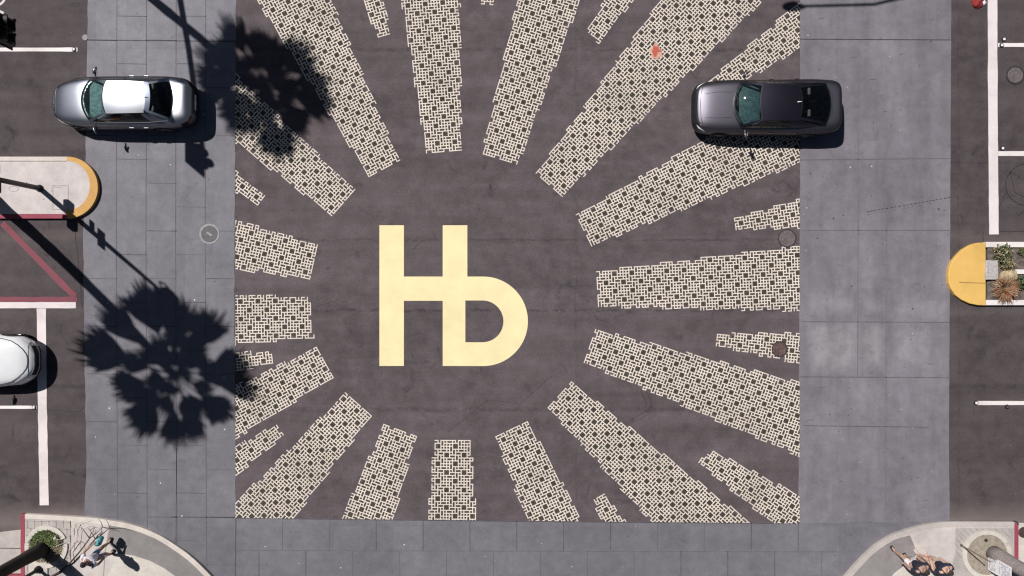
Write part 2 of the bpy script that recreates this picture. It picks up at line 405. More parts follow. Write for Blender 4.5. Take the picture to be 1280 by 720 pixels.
joints(mb, [(1000, 200, 1188, 198), (1003, 288, 1187, 288), (1002, 402, 1187, 403)], 1, .03)
joints(mb, [(1000, 471, 1186, 472)], 1, .035); joints(mb, [(1003, 532, 1160, 534)], 0, .022)
for x, ya, yb in ((1073, 60, 470), (1108, 250, 640)): joints(mb, [(x, ya, x-1, yb)], 4, .035)
joints(mb, [(1000, -60, 1188, -60), (1000, -170, 1188, -170)], 0, .03)
x, y = 1083, 265                                     # broken tyre print
while x < 1186:
    l = random.uniform(2.2, 4); joints(mb, [(x, y, x+l, y-l*.17)], 2, .028); 
    if random.random() < .5: joints(mb, [(x+1, y+3.4, x+l, y+3.4-l*.17)], 3, .02)
    x += l+random.uniform(1.2, 2.6); y -= .17*(l+2)
for _ in range(40):
    x, y = random.uniform(1003, 1180), random.uniform(20, 645); a = random.uniform(-.3, .3)
    joints(mb, [(x, y, x+random.uniform(2, 10), y+a*5)], random.choice((1, 3, 4)), random.uniform(.015, .03))
for _ in range(14):
    x, y = random.uniform(1003, 1180), random.uniform(20, 645)
    joints(mb, [(x, y, x+random.uniform(1, 2), y+random.uniform(-2, 2))], 2, random.uniform(.03, .06))
add_to(east, mb, [M['joint'], M['joint_soft'], M['joint_dark'], M['stain'], simple('joint_faint', (.150, .139, .165), .9, .15, 2)])
struct(sheet('crosswalk', [(296, -400), (1000, -400), (1000, -115), (296, -115)], .005, M['conc_w']))

# ------------------------------------------------------------------ painted rays
TILE = {}
def cellset(kind, cells):
    i = len(set(TILE.values())); 
    for c in cells: TILE[(c[0] % 6, c[1] % 6)] = i
for cells in ([(0,0),(1,0),(0,1),(1,1)], [(3,3),(4,3),(3,4),(4,4)], [(2,-1),(2,0)], [(5,1),(5,2)], [(0,2),(0,3)], [(2,2),(3,2)], [(1,3),(2,3)],
              [(5,4),(6,4)], [(1,4),(1,5)], [(4,5),(5,5)], [(3,0)], [(4,0)], [(5,0)], [(2,1)], [(3,1)], [(4,1)], [(1,2)], [(4,2)], [(5,3)],
              [(2,4)], [(0,5)], [(3,5)]): cellset('', cells)
def same(i, j, a, b):
    # are cells (i,j) and (i+a,j+b) one merged tile piece
    return TILE[(i % 6, j % 6)] == TILE[((i+a) % 6, (j+b) % 6)]
def inpoly(x, y, poly):
    c = False; n = len(poly)
    for k in range(n):
        x1, y1 = poly[k]; x2, y2 = poly[(k+1) % n]
        if (y1 > y) != (y2 > y) and x < (x2-x1)*(y-y1)/(y2-y1)+x1: c = not c
    return c
def clipseg(mb, quad, m, z):
    """clip a small quad to the painted square and add it"""
    pts = quad
    for (f, keep) in ((0, 294.5), (1, 999.2), (2, -112), (3, 0)):
        out = []
        def val(p):
            if f == 0: return p[0]-294.5
            if f == 1: return 999.3-p[0]
            if f == 2: return p[1]+112
            return (647.3+(p[0]-295)*.0098)-p[1]
        for k in range(len(pts)):
            a, b = pts[k], pts[(k+1) % len(pts)]; va, vb = val(a), val(b)
            if va >= 0: out.append(a)
            if (va >= 0) != (vb >= 0):
                t = va/(va-vb); out.append((a[0]+(b[0]-a[0])*t, a[1]+(b[1]-a[1])*t))
        pts = out
        if len(pts) < 3: return
    mb.face([G(p[0], p[1], z) for p in pts][::-1], m)
PITCH = 3.64
RAYS = [  # inner pair, outer pair (outer two give the direction of both edges)
 ((534,191),(576,188),(574,0),(503,0)), ((462,219),(499,202),(413,0),(322,0)), ((473,48),(487,41),(478.5,0),(455,0)),
 ((601,5.5),(617,5.5),(630,-60),(599,-60)), ((603.5,191.5),(646.5,206),(724,0),(648,0)), ((735.6,37.5),(748,53),(791,0),(757,0)),
 ((671,217),(702,245),(954,0),(827,0)), ((883,105),(908,113),(1000,60),(1000,2)), ((722,269),(738,307),(1000,203),(1000,103)),
 ((918,273),(920,287),(1000,284),(1000,250)), ((746,340),(748,383),(1000,388),(1000,308)), ((895,418),(897,432),(1000,454),(1000,417)),
 ((744,412),(731,453),(1000,570),(1000,479)), ((893,565),(872,577),(964,652),(998,619)), ((714,478),(685.5,509),(815,652),(935,652)),
 ((755,618),(743,624),(751,651),(779,650)), ((659,527),(620,546),(660,651),(728,651)), ((543.6,550.5),(588,550.5),(594.5,650),(536,650)),
 ((481,531),(519.5,545),(490.7,649),(428,648)), ((433,491),(463,520),(367,647),(296,628)), ((344,532),(356,543),(296,593),(296,558)),
 ((397,434),(415,472),(295,547),(293,484)), ((340,440),(340,453),(293,464),(293,441)), ((386,373),(391,421),(293.6,430),(293.6,368)),
 ((397,307),(387,348),(293.6,336),(293.6,275)), ((330,246),(323,255),(293.6,238),(293.6,214)), ((443,238),(415.5,268.5),(296.7,178.5),(296.7,96)),
]
for (A, B, Cc, D) in RAYS:
    A, B, Cc, D = Vector(A), Vector(B), Vector(Cc), Vector(D)
    poly = [tuple(A), tuple(B), tuple(B+(Cc-B)*1.9), tuple(A+(D-A)*1.9)]
    m0 = (A+B)/2; m1 = (Cc+D)/2; ax = (m1-m0).normalized(); ay = Vector((-ax.y, ax.x))
    L = max((Vector(p)-m0).dot(ax) for p in poly)
    Wd = max(abs((Vector(p)-m0).dot(ay)) for p in poly)
    oi, oj = random.randrange(6), random.randrange(6)
    mb = MB(); NI = int(L/PITCH)+3; NJ = int(Wd/PITCH)+3
    inside = {}
    def P2(i, j): return m0+ax*(i*PITCH)+ay*(j*PITCH)
    for i in range(-4, NI):
        for j in range(-NJ, NJ):
            c = P2(i+.5, j+.5)
            if c.x < 285 or c.x > 1008 or c.y < -120 or c.y > 662: continue
            if inpoly(c.x, c.y, poly): inside[(i, j)] = True
    hw = .165
    for (i, j) in list(inside):
        if all((i+a, j+b) in inside for a, b in ((1, 0), (-1, 0), (0, 1), (0, -1))):
            q = [P2(i, j), P2(i+1, j), P2(i+1, j+1), P2(i, j+1)]
            clipseg(mb, [tuple(p) for p in q], 1, .008)
    done = set(); nodes = set()
    def seg(i0, j0, i1, j1):
        if (i0, j0, i1, j1) in done: return
        done.add((i0, j0, i1, j1)); nodes.add((i0, j0)); nodes.add((i1, j1))
        if i0 == i1: q = [P2(i0-hw, j0+hw), P2(i0+hw, j0+hw), P2(i0+hw, j1-hw), P2(i0-hw, j1-hw)]
        else: q = [P2(i0+hw, j0-hw), P2(i1-hw, j0-hw), P2(i1-hw, j0+hw), P2(i0+hw, j0+hw)]
        clipseg(mb, [tuple(p) for p in q], 0, .012)
    for (i, j) in inside:
        ti, tj = i+oi, j+oj
        if not same(ti, tj, -1, 0): seg(i, j, i, j+1)
        if not same(ti, tj, 0, -1): seg(i, j, i+1, j)
        if (i+1, j) not in inside and not same(ti, tj, 1, 0) and (ti*7+tj*3) % 3: seg(i+1, j, i+1, j+1)
        if (i, j+1) not in inside and not same(ti, tj, 0, 1) and (ti*5+tj*2) % 3: seg(i, j+1, i+1, j+1)
    for (i, j) in nodes:
        clipseg(mb, [tuple(P2(i+a*hw, j+b*hw)) for a, b in ((-1, -1), (1, -1), (1, 1), (-1, 1))], 0, .012)
    if not mb.f: continue
    o = mb.build('ray_marking', [M['ivory'], M['cell']]); struct(o)

# ------------------------------------------------------------------ emblem
def poly_obj(name, outer, holes, z, mat):
    cu = bpy.data.curves.new(name, 'CURVE'); cu.dimensions = '2D'; cu.fill_mode = 'BOTH'
    for pl in [outer]+holes:
        sp = cu.splines.new('POLY'); sp.points.add(len(pl)-1); sp.use_cyclic_u = True
        for k, p in enumerate(pl): q = G(p[0], p[1]); sp.points[k].co = (q.x, q.y, 0, 1)
    tmp = bpy.data.objects.new(name, cu); C.objects.link(tmp)
    me = bpy.data.meshes.new_from_object(tmp.evaluated_get(bpy.context.evaluated_depsgraph_get()))
    bpy.data.objects.remove(tmp); me.materials.clear(); me.materials.append(mat)
    for v in me.vertices: v.co.z = z
    me.name = name
    return link(bpy.data.objects.new(name, me))
outer = [(474.3,281.6),(504.9,281.6),(504.9,345.7),(553.4,345.7),(553.4,281.6),(584.2,281.6),(584.2,345.7)]
outer += arcpts(604, 401.6, 55.9, 90, -90, 40)+[(553.4,457.4),(553.4,376.0),(504.9,376.0),(504.9,457.4),(474.3,457.4)]
hole = [(581.7,375.6)]+arcpts(603.2, 401.7, 26.1, 90, -90, 28)+[(581.7,427.8)]
emb = poly_obj('emblem_marking', outer, [hole], .010, M['cream']); struct(emb)

# ------------------------------------------------------------------ lines
def line(name, pts, w, mat, z=.009, jig=.0):
    mb = MB()
    for (a, b) in zip(pts[:-1], pts[1:]):
        A, B = G(*a, z), G(*b, z); d = (B-A).normalized(); n = Vector((-d.y, d.x, 0))*w/S/2
        k = max(1, int((B-A).length/.3)); prev = None
        for i in range(k+1):
            p = A.lerp(B, i/k); e = noise.noise(p*3)*jig
            cur = (p-n*(1+e), p+n*(1+e))
            if prev: mb.face([prev[0], cur[0], cur[1], prev[1]])
            prev = cur
    return struct(mb.build(name, [mat]))
line('lane_line', [(-200, 62), (97, 62)], 4.8, M['white2'], jig=.2)
line('stop_line', [(51.8, 385.8), (53, 500), (55.5, 631.5)], 11.3, M['white'], jig=.08)
line('lane_line', [(-200, 381.5), (95, 381.5)], 7.6, M['white'], jig=.1)
line('lane_line', [(-200, 509), (46.4, 509)], 3.8, M['white2'], jig=.2)
line('red_line', [(-200, 374.2), (97, 374.4)], 6.6, M['red_road'], z=.0085, jig=.3)
line('red_line', [(3, 279), (94, 371)], 8, M['red_road'], z=.0105, jig=.3)
line('stop_line', [(1240.2, -80), (1240.8, 120), (1242.2, 293)], 12, M['white'], jig=.08)
line('lane_line', [(1247.2, 56.3), (1500, 56.3)], 4.6, M['white2'], jig=.2)
line('lane_line', [(1247.6, 192), (1500, 192)], 6, M['white2'], jig=.2)
line('lane_line', [(1220, 503.7), (1500, 503.7)], 5, M['white2'], jig=.1)
line('bicycle_lane_symbol', arcpts(-6, -6, 13, 20, -110, 14), 3.2, M['white'])
line('bicycle_lane_symbol', arcpts(-3, 26, 12, 110, 50, 8), 3, M['white'])

# seal cracks (structure) on right street
mb = MB()
def crack(pts, w=.03):
    out = []
    for a, b in zip(pts[:-1], pts[1:]):
        for k in range(4):
            t = k/4; out.append((a[0]+(b[0]-a[0])*t+random.uniform(-.7, .7), a[1]+(b[1]-a[1])*t+random.uniform(-.7, .7)))
    out.append(pts[-1]); joints(mb, [(*p, *q) for p, q in zip(out[:-1], out[1:])], 0, w, .0065)
crack(arcpts(1283, 231, 26, 60, 300, 14), .03)
crack([(1258, 240), (1247, 262)], .02); crack([(1275, 222), (1262, 214), (1268, 240), (1280, 246)], .02); crack([(1272, 270), (1284, 262)], .03)
crack([(1247, 289), (1300, 290)], .02); crack([(1229, 290), (1229, 302)], .02)
crack([(80, 275), (104, 282)], .015); crack([(92, 275), (98, 330), (103, 385)], .015); crack([(60, 512), (100, 515), (105, 508)], .02)
crack([(310, 395), (345, 380), (392, 384), (430, 372)], .012); crack([(560, 540), (610, 500), (650, 505), (690, 470)], .012); crack([(780, 240), (830, 300), (900, 300)], .010)
crack([(690, 350), (712, 358), (738, 357)], .012); crack([(440, 250), (462, 268), (474, 281)], .012)
struct(mb.build('road_cracks', [M['tar']]))

# ------------------------------------------------------------------ corners (raised pavements)
KH = .13
def off(poly, d):  # inset open polyline to its right
    out = []
    for k in range(len(poly)):
        a = Vector(poly[max(0, k-1)]); b = Vector(poly[min(len(poly)-1, k+1)]); t = (b-a).normalized()
        out.append((poly[k][0]-t.y*d, poly[k][1]+t.x*d))
    return out
def band(mb, line_, d, z0, z1, m=0):
    inn = off(line_, d)
    for k in range(len(line_)-1):
        a, b, c, e = line_[k], line_[k+1], inn[k+1], inn[k]
        mb.prism(PG(H([a, b, c, e], z1)), z0, z1, m)
def smooth(pl, n=4):
    out = []
    for k in range(len(pl)-1):
        p0, p1, p2, p3 = pl[max(0, k-1)], pl[k], pl[k+1], pl[min(len(pl)-1, k+2)]
        for q in range(n):
            t = q/n; out.append(tuple(.5*((2*b)+(-a+c)*t+(2*a-5*b+4*c-d)*t*t+(-a+3*b-3*c+d)*t**3) for a, b, c, d in zip(p0, p1, p2, p3)))
    return out+[pl[-1]]
# south-west corner
curbSW = [(31, 642.5), (60, 644), (88, 645.5), (117, 647.5), (137.5, 650.5), (158, 654), (178, 660), (200, 669.5), (220, 682), (238, 695), (256, 712), (270, 728), (290, 758), (300, 790)]
curbSW = smooth(curbSW)
mbk = MB(); band(mbk, curbSW, 6.2, 0, KH)
inn = off(curbSW, 6.2)
k = struct(mbk.build('kerb', [M['kerb']]))
struct(sheet('pavement', [(31, 649)]+inn[4:]+[(300, 1000), (-600, 1000), (-600, 960), (31, 960)], KH-.006, M['side_conc']))
sw_ramp = sheet('ramp', [(137, 657)]+inn[20:45]+[(262, 760), (236, 735), (222, 722), (205, 710), (188, 701), (166, 694), (147, 692), (133, 676)], KH-.002, M['side_conc_grey']); struct(sw_ramp)
struct(sheet('landing', [(147, 692.6), (166, 694.6), (188, 701.6), (205, 710.6), (222, 722.6), (236, 736), (250, 790), (120, 790), (128, 735)], KH-.001, M['side_conc_warm']))
pv = sheet('paver_strip', [(32, 650), (88, 652.4), (88, 700), (110, 760), (32, 760)], KH-.002, M['paver'])
mb = MB()
for i in range(7):
    y = 651+i*9; joints(mb, [(32, y, 88, y+2)], 0, .02, KH+.002)
    for k in range(7): x = 34+k*9+(i % 2)*4.5; joints(mb, [(x, y, x+.3, y+9)], 0, .02, KH+.002)
add_to(pv, mb, [simple('paver_joint', (.27, .24, .235), .9, .2)]); struct(pv)
mb = MB(); joints(mb, [(31, 648.8, 88, 651.4), (138, 656, 131, 690), (88, 651, 88, 720), (131, 690, 128, 740)], 0, .02, KH+.002)
joints(mb, [(88, 700, 131, 690)], 0, .02, KH+.003)
struct(mb.build('pavement_joints', [simple('pale_joint', (.33, .29, .27), .9, .2)]))
mb = MB(); mb.prism(PG(H([(26, 642.5), (31, 642.5), (31, 960), (26, 960)], KH)), 0, KH+.004); struct(mb.build('red_kerb', [M['red']]))
struct(sheet('gutter', [(-600, 668), (0, 665), (26, 662), (26, 960), (-600, 960)], .006, M['gutter'], .02))
mb = MB(); joints(mb, [(-60, 684, 26, 685.5)], 0, .03, .0105); struct(mb.build('gutter_joint', [M['joint']]))
mb = MB(); mb.prism(PG(H([(-600, 719), (26, 718.5), (26, 724), (-600, 725)], KH)), .006, KH); struct(mb.build('red_kerb', [M['red']]))
# south-east corner
curbSE = [(1010, 800), (1028, 762), (1045, 734), (1057, 720), (1072, 703), (1087, 688), (1100, 678), (1115, 669), (1128, 664), (1141, 660), (1156, 656), (1171, 653.5), (1190, 652.3), (1230, 652.3), (1268, 652.6)]
curbSE = smooth(curbSE)
mbk = MB(); band(mbk, curbSE, 6.6, 0, KH); struct(mbk.build('kerb', [M['kerb_grey']]))
inn2 = off(curbSE, 6.6)
struct(sheet('pavement', inn2+[(1268, 1000), (1010, 1000)], KH-.006, M['side_conc']))
struct(sheet('ramp', inn2[4:29]+[(1126, 672), (1137.5, 669), (1142, 680), (1147, 692.5), (1134, 704), (1118, 716), (1100, 738), (1085, 770)], KH-.002, M['side_conc_grey']))
struct(sheet('landing', [(1147.3, 693), (1134.5, 704.6), (1118.6, 716.5), (1100.6, 738.5), (1090, 800), (1175, 800), (1185, 735), (1190, 704), (1165, 702)], KH-.001, M['side_conc_warm']))
struct(sheet('landing', [(1139, 666), (1160, 661.5), (1194, 659.6), (1193, 690), (1188, 702), (1166, 701), (1148, 691)], KH-.0015, M['side_conc']))
pv = sheet('paver_strip', [(1194.5, 659.6), (1267.5, 660), (1267.5, 800), (1176, 800), (1186, 735), (1190.5, 704), (1194.5, 690)], KH-.002, M['paver'])
mb = MB()
for k in range(9):
    l = min(16, 1266-1196-k*8); joints(mb, [(1196+k*8, 661, 1196+k*8+l, 661+l*1.06)], 0, .02, KH+.002)
for k in range(4): joints(mb, [(1194, 664+k*8, 1206, 677+k*8)], 0, .02, KH+.002)
add_to(pv, mb, [bpy.data.materials['paver_joint']]); struct(pv)
mb = MB(); mb.prism(PG(H([(1268, 653), (1273, 656), (1273, 704), (1268, 704)], KH)), 0, KH+.004); mb.prism(PG(H([(1268, 704), (1273, 704), (1273, 960), (1268, 960)], KH)), 0, KH+.001, 1)
struct(mb.build('red_kerb', [M['red'], M['kerb']]))
struct(sheet('gutter', [(1273, 653.5), (1800, 655), (1800, 960), (1273, 960)], .006, M['side_conc_warm']))
line('kerb_gutter_line', [(1166, 652.6), (1190, 651.0), (1230, 651.0), (1270, 651.6), (1273.4, 656)], 1.6, M['tar'], z=.0075)  # dark gutter line along the kerb
# north corners (beyond the frame)
for nm, pl in (('pavement', [(-600, -300), (110, -300), (60, -220), (-10, -190), (-600, -190)][::-1]),):
    pass

# ------------------------------------------------------------------ islands
isl = thing('traffic_island', 'pale concrete traffic island with orange rounded nose and red kerb beside the west crosswalk', 'traffic island', (0, 0, 0))
nose_o = arcpts(84, 234.4, 38.4, 90, -90, 26, 38.6)
nose_i = arcpts(83.5, 232, 29, 90, -90, 26, 31)
mb = MB()
for k in range(26): mb.prism(PG(H([nose_o[k], nose_o[k+1], nose_i[k+1], nose_i[k]], KH)), 0, KH+.01)
mb.build('nose_kerb', [M['orange']], isl)
mb = MB(); mb.prism(PG(H([(-500, 195.8), (84, 195.8), (83.5, 201), (-500, 201)], KH)), 0, KH); mb.build('kerb', [M['kerb']], isl)
mb = MB(); mb.prism(PG(H([(-500, 263+4.5), (83.5, 263+4.5), (84, 273), (-500, 273.4)], KH)), 0, KH); mb.build('kerb', [M['red']], isl)['label'] = 'red painted kerb'
mb = MB(); mb.prism(PG(H([(-500, 201.2), (83.5, 201.2)]+nose_i[1:-1]+[(83.5, 262.8), (83.5, 267.4), (-500, 267.4)], KH)), 0, KH-.004); top = mb.build('paving', [M['island']], isl)
mb = MB(); joints(mb, [(66, 232, 85, 232), (66, 262, 85, 262), (66, 232, 66, 262), (85, 232, 85, 262), (68, 234, 76, 234), (-60, 201.6, 83, 201.6)], 0, .018, KH+.001)
for a, b in zip(arcpts(17, 236, 6, 0, 360, 14, 3.2)[:-1], arcpts(17, 236, 6, 0, 360, 14, 3.2)[1:]): joints(mb, [(*a, *b)], 0, .015, KH+.001)
mb.build('cover_outline', [bpy.data.materials['pale_joint']], isl)

isr = thing('traffic_island', 'planted traffic island with a solid yellow rounded nose at the right edge of the frame', 'traffic island')
yo = [(1232, 303), (1222, 303.4), (1213, 306), (1203, 312), (1196, 319), (1190, 326.5), (1186.5, 335), (1185.2, 344), (1185.8, 354), (1188.5, 361), (1194, 369), (1202, 375), (1212, 379.5), (1222, 381.6), (1232, 382)]
mb = MB(); mb.prism(PG(H(yo, KH)), 0, KH+.02); nz = mb.build('nose', [M['yellow']], isr)
bv = nz.modifiers.new('b', 'BEVEL'); bv.width = .025; bv.segments = 2
mb = MB(); joints(mb, [(1199, 353, 1232, 354)], 0, .022, KH+.023); mb.build('seam', [simple('brown_seam', (.22, .13, .05), .9)], nz)
mb = MB(); mb.prism(PG(H([(1232.2, 302.4), (1800, 302.4), (1800, 309), (1232.2, 309)], KH)), 0, KH+.01); mb.build('kerb', [M['white2']], isr)
mb = MB(); mb.prism(PG(H([(1232.2, 375), (1800, 375), (1800, 381.4), (1232.2, 381.4)], KH)), 0, KH+.01); mb.build('kerb', [M['white2']], isr)
mb = MB(); mb.prism(PG(H([(1267, 338.5), (1270, 336.8), (1800, 336.8), (1800, 342.5), (1268, 342.5)], KH)), .02, KH+.03); mb.build('divider', [M['white2']], isr)
# lumpy soil bed
bm = bmesh.new(); bmesh.ops.create_grid(bm, x_segments=60, y_segments=16, size=.5)
c0, c1 = G(1232.4, 309.2), G(1500, 374.8)
for v in bm.verts:
    v.co.x = c0.x+(v.co.x+.5)*(c1.x-c0.x); v.co.y = c1.y+(v.co.y+.5)*(c0.y-c1.y); v.co.z = .07+noise.noise(v.co*3)*.03+noise.noise(v.co*11)*.015
mb = MB(); mb.bm(bm); mb.build('soil', [M['soil']], isr, True)

def blades(center, r, n, h, w, mats, lean=.8, base=.2, seed=0, z0=0):
    """grassy tuft mesh: n bent blades"""
    rnd = random.Random(seed); mb = MB()
    for i in range(n):
        a = rnd.uniform(0, 2*math.pi); rr = r*base*math.sqrt(rnd.random()); p = Vector((rr*math.cos(a), rr*math.sin(a), z0))
        a2 = a+rnd.uniform(-.6, .6); d = Vector((math.cos(a2), math.sin(a2), 0)); L = r*(1-base)*rnd.uniform(.5, 1.1)*lean; hh = h*rnd.uniform(.6, 1)
        s = Vector((-d.y, d.x, 0))*w/2
        q = [p, p+d*L*.3+Vector((0, 0, hh*.7)), p+d*L*.7+Vector((0, 0, hh)), p+d*L+Vector((0, 0, hh*.75))]; m = rnd.randrange(len(mats))
        mb.face([q[0]-s, q[0]+s, q[1]+s, q[1]-s], m); mb.face([q[1]-s, q[1]+s, q[2]+s*.8, q[2]-s*.8], m); mb.face([q[2]-s*.8, q[2]+s*.8, q[3]], m)
    for k in range(len(mb.v)): mb.v[k] = mb.v[k]+Vector(center)
    return mb
def leafball(c, r, h, n, s, seed, mats):
    rnd = random.Random(seed); mb = MB()
    for i in range(n):
        v = Vector((rnd.gauss(0, 1), rnd.gauss(0, 1), abs(rnd.gauss(0, 1))+.1)).normalized(); k = rnd.uniform(.45, 1)
        k *= 1+.35*noise.noise(v*2.2+Vector((seed, 0, 0)))
        p = Vector((v.x*r*k, v.y*r*k, v.z*h*k))+Vector(c)
        t = Vector((rnd.uniform(-1, 1), rnd.uniform(-1, 1), rnd.uniform(-.4, .8))).normalized(); u = t.cross(Vector((rnd.uniform(-1, 1), rnd.uniform(-1, 1), 1))).normalized()
        L = s*rnd.uniform(.6, 1.3); mb.face([p-u*L*.3, p+t*L, p+u*L*.3, p-t*L*.5], rnd.randrange(len(mats)))
    return mb
def plant(name, label, cat, px, py, builder):
    t = thing(name, label, cat, GH(px, py, .08, .2)); builder(t); return t
def b1(t):
    leafball((0, 0, 0), .36, .45, 420, .07, 3, [M['bush'], M['bush_g'], M['grass_dry']]).build('foliage', [M['bush'], M['bush_g'], M['grass_dry']], t)
    mb = MB(); [mb.tube([(0, 0, 0), (math.cos(a)*.08, math.sin(a)*.08, .15), (math.cos(a)*.16, math.sin(a)*.16, .3)], [.012, .008, .004], 5) for a in (0, 1.3, 2.6, 4, 5.2)]
    mb.build('stem', [M['dry']], t)
plant('shrub', 'olive green shrub by the upper white kerb of the planted island', 'shrub', 1253, 316, b1)
plant('shrub', 'small yellow green shrub beside the grey block on the planted island', 'shrub', 1260, 331,
      lambda t: (leafball((0, 0, 0), .27, .3, 240, .065, 5, [M['bush'], M['grass']]).build('foliage', [M['bush'], M['grass_dry']], t), blades((0, 0, 0), .15, 10, .1, .02, [M['dry']]).build('stem', [M['dry']], t)))
plant('ornamental_grass', 'russet tuft of ornamental grass by the lower kerb of the planted island', 'ornamental grass', 1256, 361,
      lambda t: blades((0, 0, 0), .60, 330, .34, .016, [0, 1, 2], 1, .25, 8).build('blades', [M['russet'], M['russet'], M['grass_dry']], t))
plant('shrub', 'dark green leafy plant cut by the right frame edge on the island', 'shrub', 1277, 353,
      lambda t: leafball((0, 0, 0), .24, .3, 160, .09, 9, [M['bush_g']]).build('foliage', [M['bush_g']], t))
plant('shrub', 'small dark shrub high at the right frame edge on the island', 'shrub', 1280, 315,
      lambda t: leafball((0, 0, 0), .2, .2, 140, .06, 12, [M['bush'], M['bush_g']]).build('foliage', [M['bush'], M['bush_g']], t))
# tan stone
bm = bmesh.new(); bmesh.ops.create_icosphere(bm, subdivisions=3, radius=1)
for v in bm.verts:
    n = 1+.25*noise.noise(v.co*1.3+Vector((4, 0, 0)))+.08*noise.noise(v.co*5); v.co = Vector((v.co.x*.30*n, v.co.y*.25*n, v.co.z*.2*n))
mb = MB(); mb.bm(bm, Matrix.Translation(GH(1263, 346, .13, .25))@Matrix.Rotation(.5, 4, 'Z')); tag(mb.build('rock', [M['rock']]), 'tan rounded rock between the shrubs on the planted island', 'rock')
mb = MB(); mb.box(GH(1240, 337.5, .13, .2), (.44, .68, .16), bev=.03)
for i, v in enumerate(mb.v): v += Vector((noise.noise(v*7)*.015, noise.noise(v*6+Vector((3, 3, 3)))*.015, 0))
tag(mb.build('stone_block', [M['block']]), 'grey rectangular block lying against the yellow island nose', 'stone block')

# ------------------------------------------------------------------ manholes, studs
def manhole(label, px, py, r, mcov, mring, ringw=.06, group=None, pick=True):
    t = thing('manhole_cover', label, 'manhole cover', G(px, py, 0))
    mb = MB(); rr = r/S; n = 36
    mb.lathe([(rr-ringw, .006), (rr-ringw, .018), (rr, .0185), (rr+.01, .006)], n=n); mb.build('frame', [mring], t)
    mb = MB(); mb.lathe([(.0005, .0195), (rr*.33, .0195), (rr*.34, .016), (rr*.6, .016), (rr*.61, .0195), (rr-ringw-.012, .0195), (rr-ringw-.002, .015)], n=n)
    mb.build('lid', [mcov], t)
    if pick: mb = MB(); mb.box((0, 0, .0215), (.2, .07, .003), rot=Matrix.Rotation(-.5, 3, 'Z')); mb.build('name_plate', [M['collar']], t)
    return t
manhole('grey round manhole cover with pale collar in the west concrete crosswalk', 262, 292.5, 12.5, M['iron_grey'], M['collar'])
manhole('dark round manhole cover touching the longest painted ray near the east crosswalk', 984, 298, 11.3, M['iron'], M['tar'], .03, pick=False)
manhole('rusty manhole cover inside the short lower right painted ray', 974.5, 436.5, 10, simple('brown_iron', (.10, .062, .058), .8, .5, 9), M['tar'], .035, pick=False)
manhole('manhole cover in the street near the top right corner, ringed by dark tar', 1269, 94, 11.5, M['iron'], M['tar'], .05, pick=False)
manhole('small maroon round cover beside the red kerb at bottom right', 1279.5, 665.5, 6.5, M['iron_rust'], M['iron_rust'], .02, pick=False)
manhole('tiny pale round valve cover at the upper left edge of the west crosswalk', 106.5, 47, 3.4, M['collar'], M['collar'], .02, pick=False)
def stud(label, px, py, m='paper', grp='reflective road studs'):
    t = thing('road_stud', label, 'road stud', G(px, py, .008), 0)
    mb = MB(); mb.lathe([(.085, 0), (.08, .012), (.05, .02), (.001, .022)], n=14); mb.build('base', [M['trim']], t)
    mb = MB(); mb.box((0, 0, .03), (.075, .085, .024), bev=.006); mb.build('reflector', [M[m]], t); t['group'] = grp
stud('white road stud just above the upper lane line at top right', 1254.5, 49.3)
stud('white road stud on the lane line where it meets the stop bar at top right', 1251.8, 56.8)
stud('white road stud above the second lane line at right', 1252.8, 185.5)
stud('white road stud capping the free end of the lower right lane line', 1219.8, 503.5)
stud('bluish road stud just below the lower right lane line', 1258.6, 508.5, 'iron_grey')
stud('white road stud at the inner end of the lane line above the silver sedan', 93, 62)
stud('white road stud near the stop line below the white car', 43, 509)

# ------------------------------------------------------------------ litter
def crumple(name, label, cat, px, py, d, mat, seed, z=.0):
    bm = bmesh.new(); bmesh.ops.create_icosphere(bm, subdivisions=4, radius=1)
    for v in bm.verts:
        n = 1+.35*noise.noise(v.co*1.6+Vector((seed, 0, 0)))+.12*noise.noise(v.co*5+Vector((seed, 2, 0)))
        v.co = Vector((v.co.x*d[0]*n, v.co.y*d[1]*n, max(0, v.co.z*.7+.3)*d[2]*n))
    mb = MB(); mb.bm(bm, Matrix.Translation(G(px, py, z))); return tag(mb.build(name, [M[mat]], smooth=True), label, cat)
crumple('bag', 'dark red cloth bag lying by the stop bar at the top edge', 'bag', 1221, 1.0, (.24, .27, .09), 'redcloth', 3)
crumple('paper_cup', 'crushed white paper cup beside the dark red bag', 'paper cup', 1228.8, 3.8, (.085, .075, .07), 'paper', 8)
mb = MB()
def splat(px, py, r, seed, z, m):
    pts = []
    for k in range(40):
        a = 2*math.pi*k/40; rr = r*(1+.75*noise.noise(Vector((math.cos(a)*1.7+seed, math.sin(a)*1.7, seed)))+.35*noise.noise(Vector((math.cos(a)*5+seed, math.sin(a)*5, 1))))
        pts.append(G(px+rr*math.cos(a), py-rr*1.1*math.sin(a), z))
    mb.face(pts, m)
splat(820, 64, 8, 2.2, .0135, 1); splat(819.5, 64.5, 5, 5.1, .0148, 0)
tag(mb.build('paint_splash', [M['pinksplash'], M['pinkfaint']]), 'faded red paint splash on the wide upper right ray', 'paint splash')

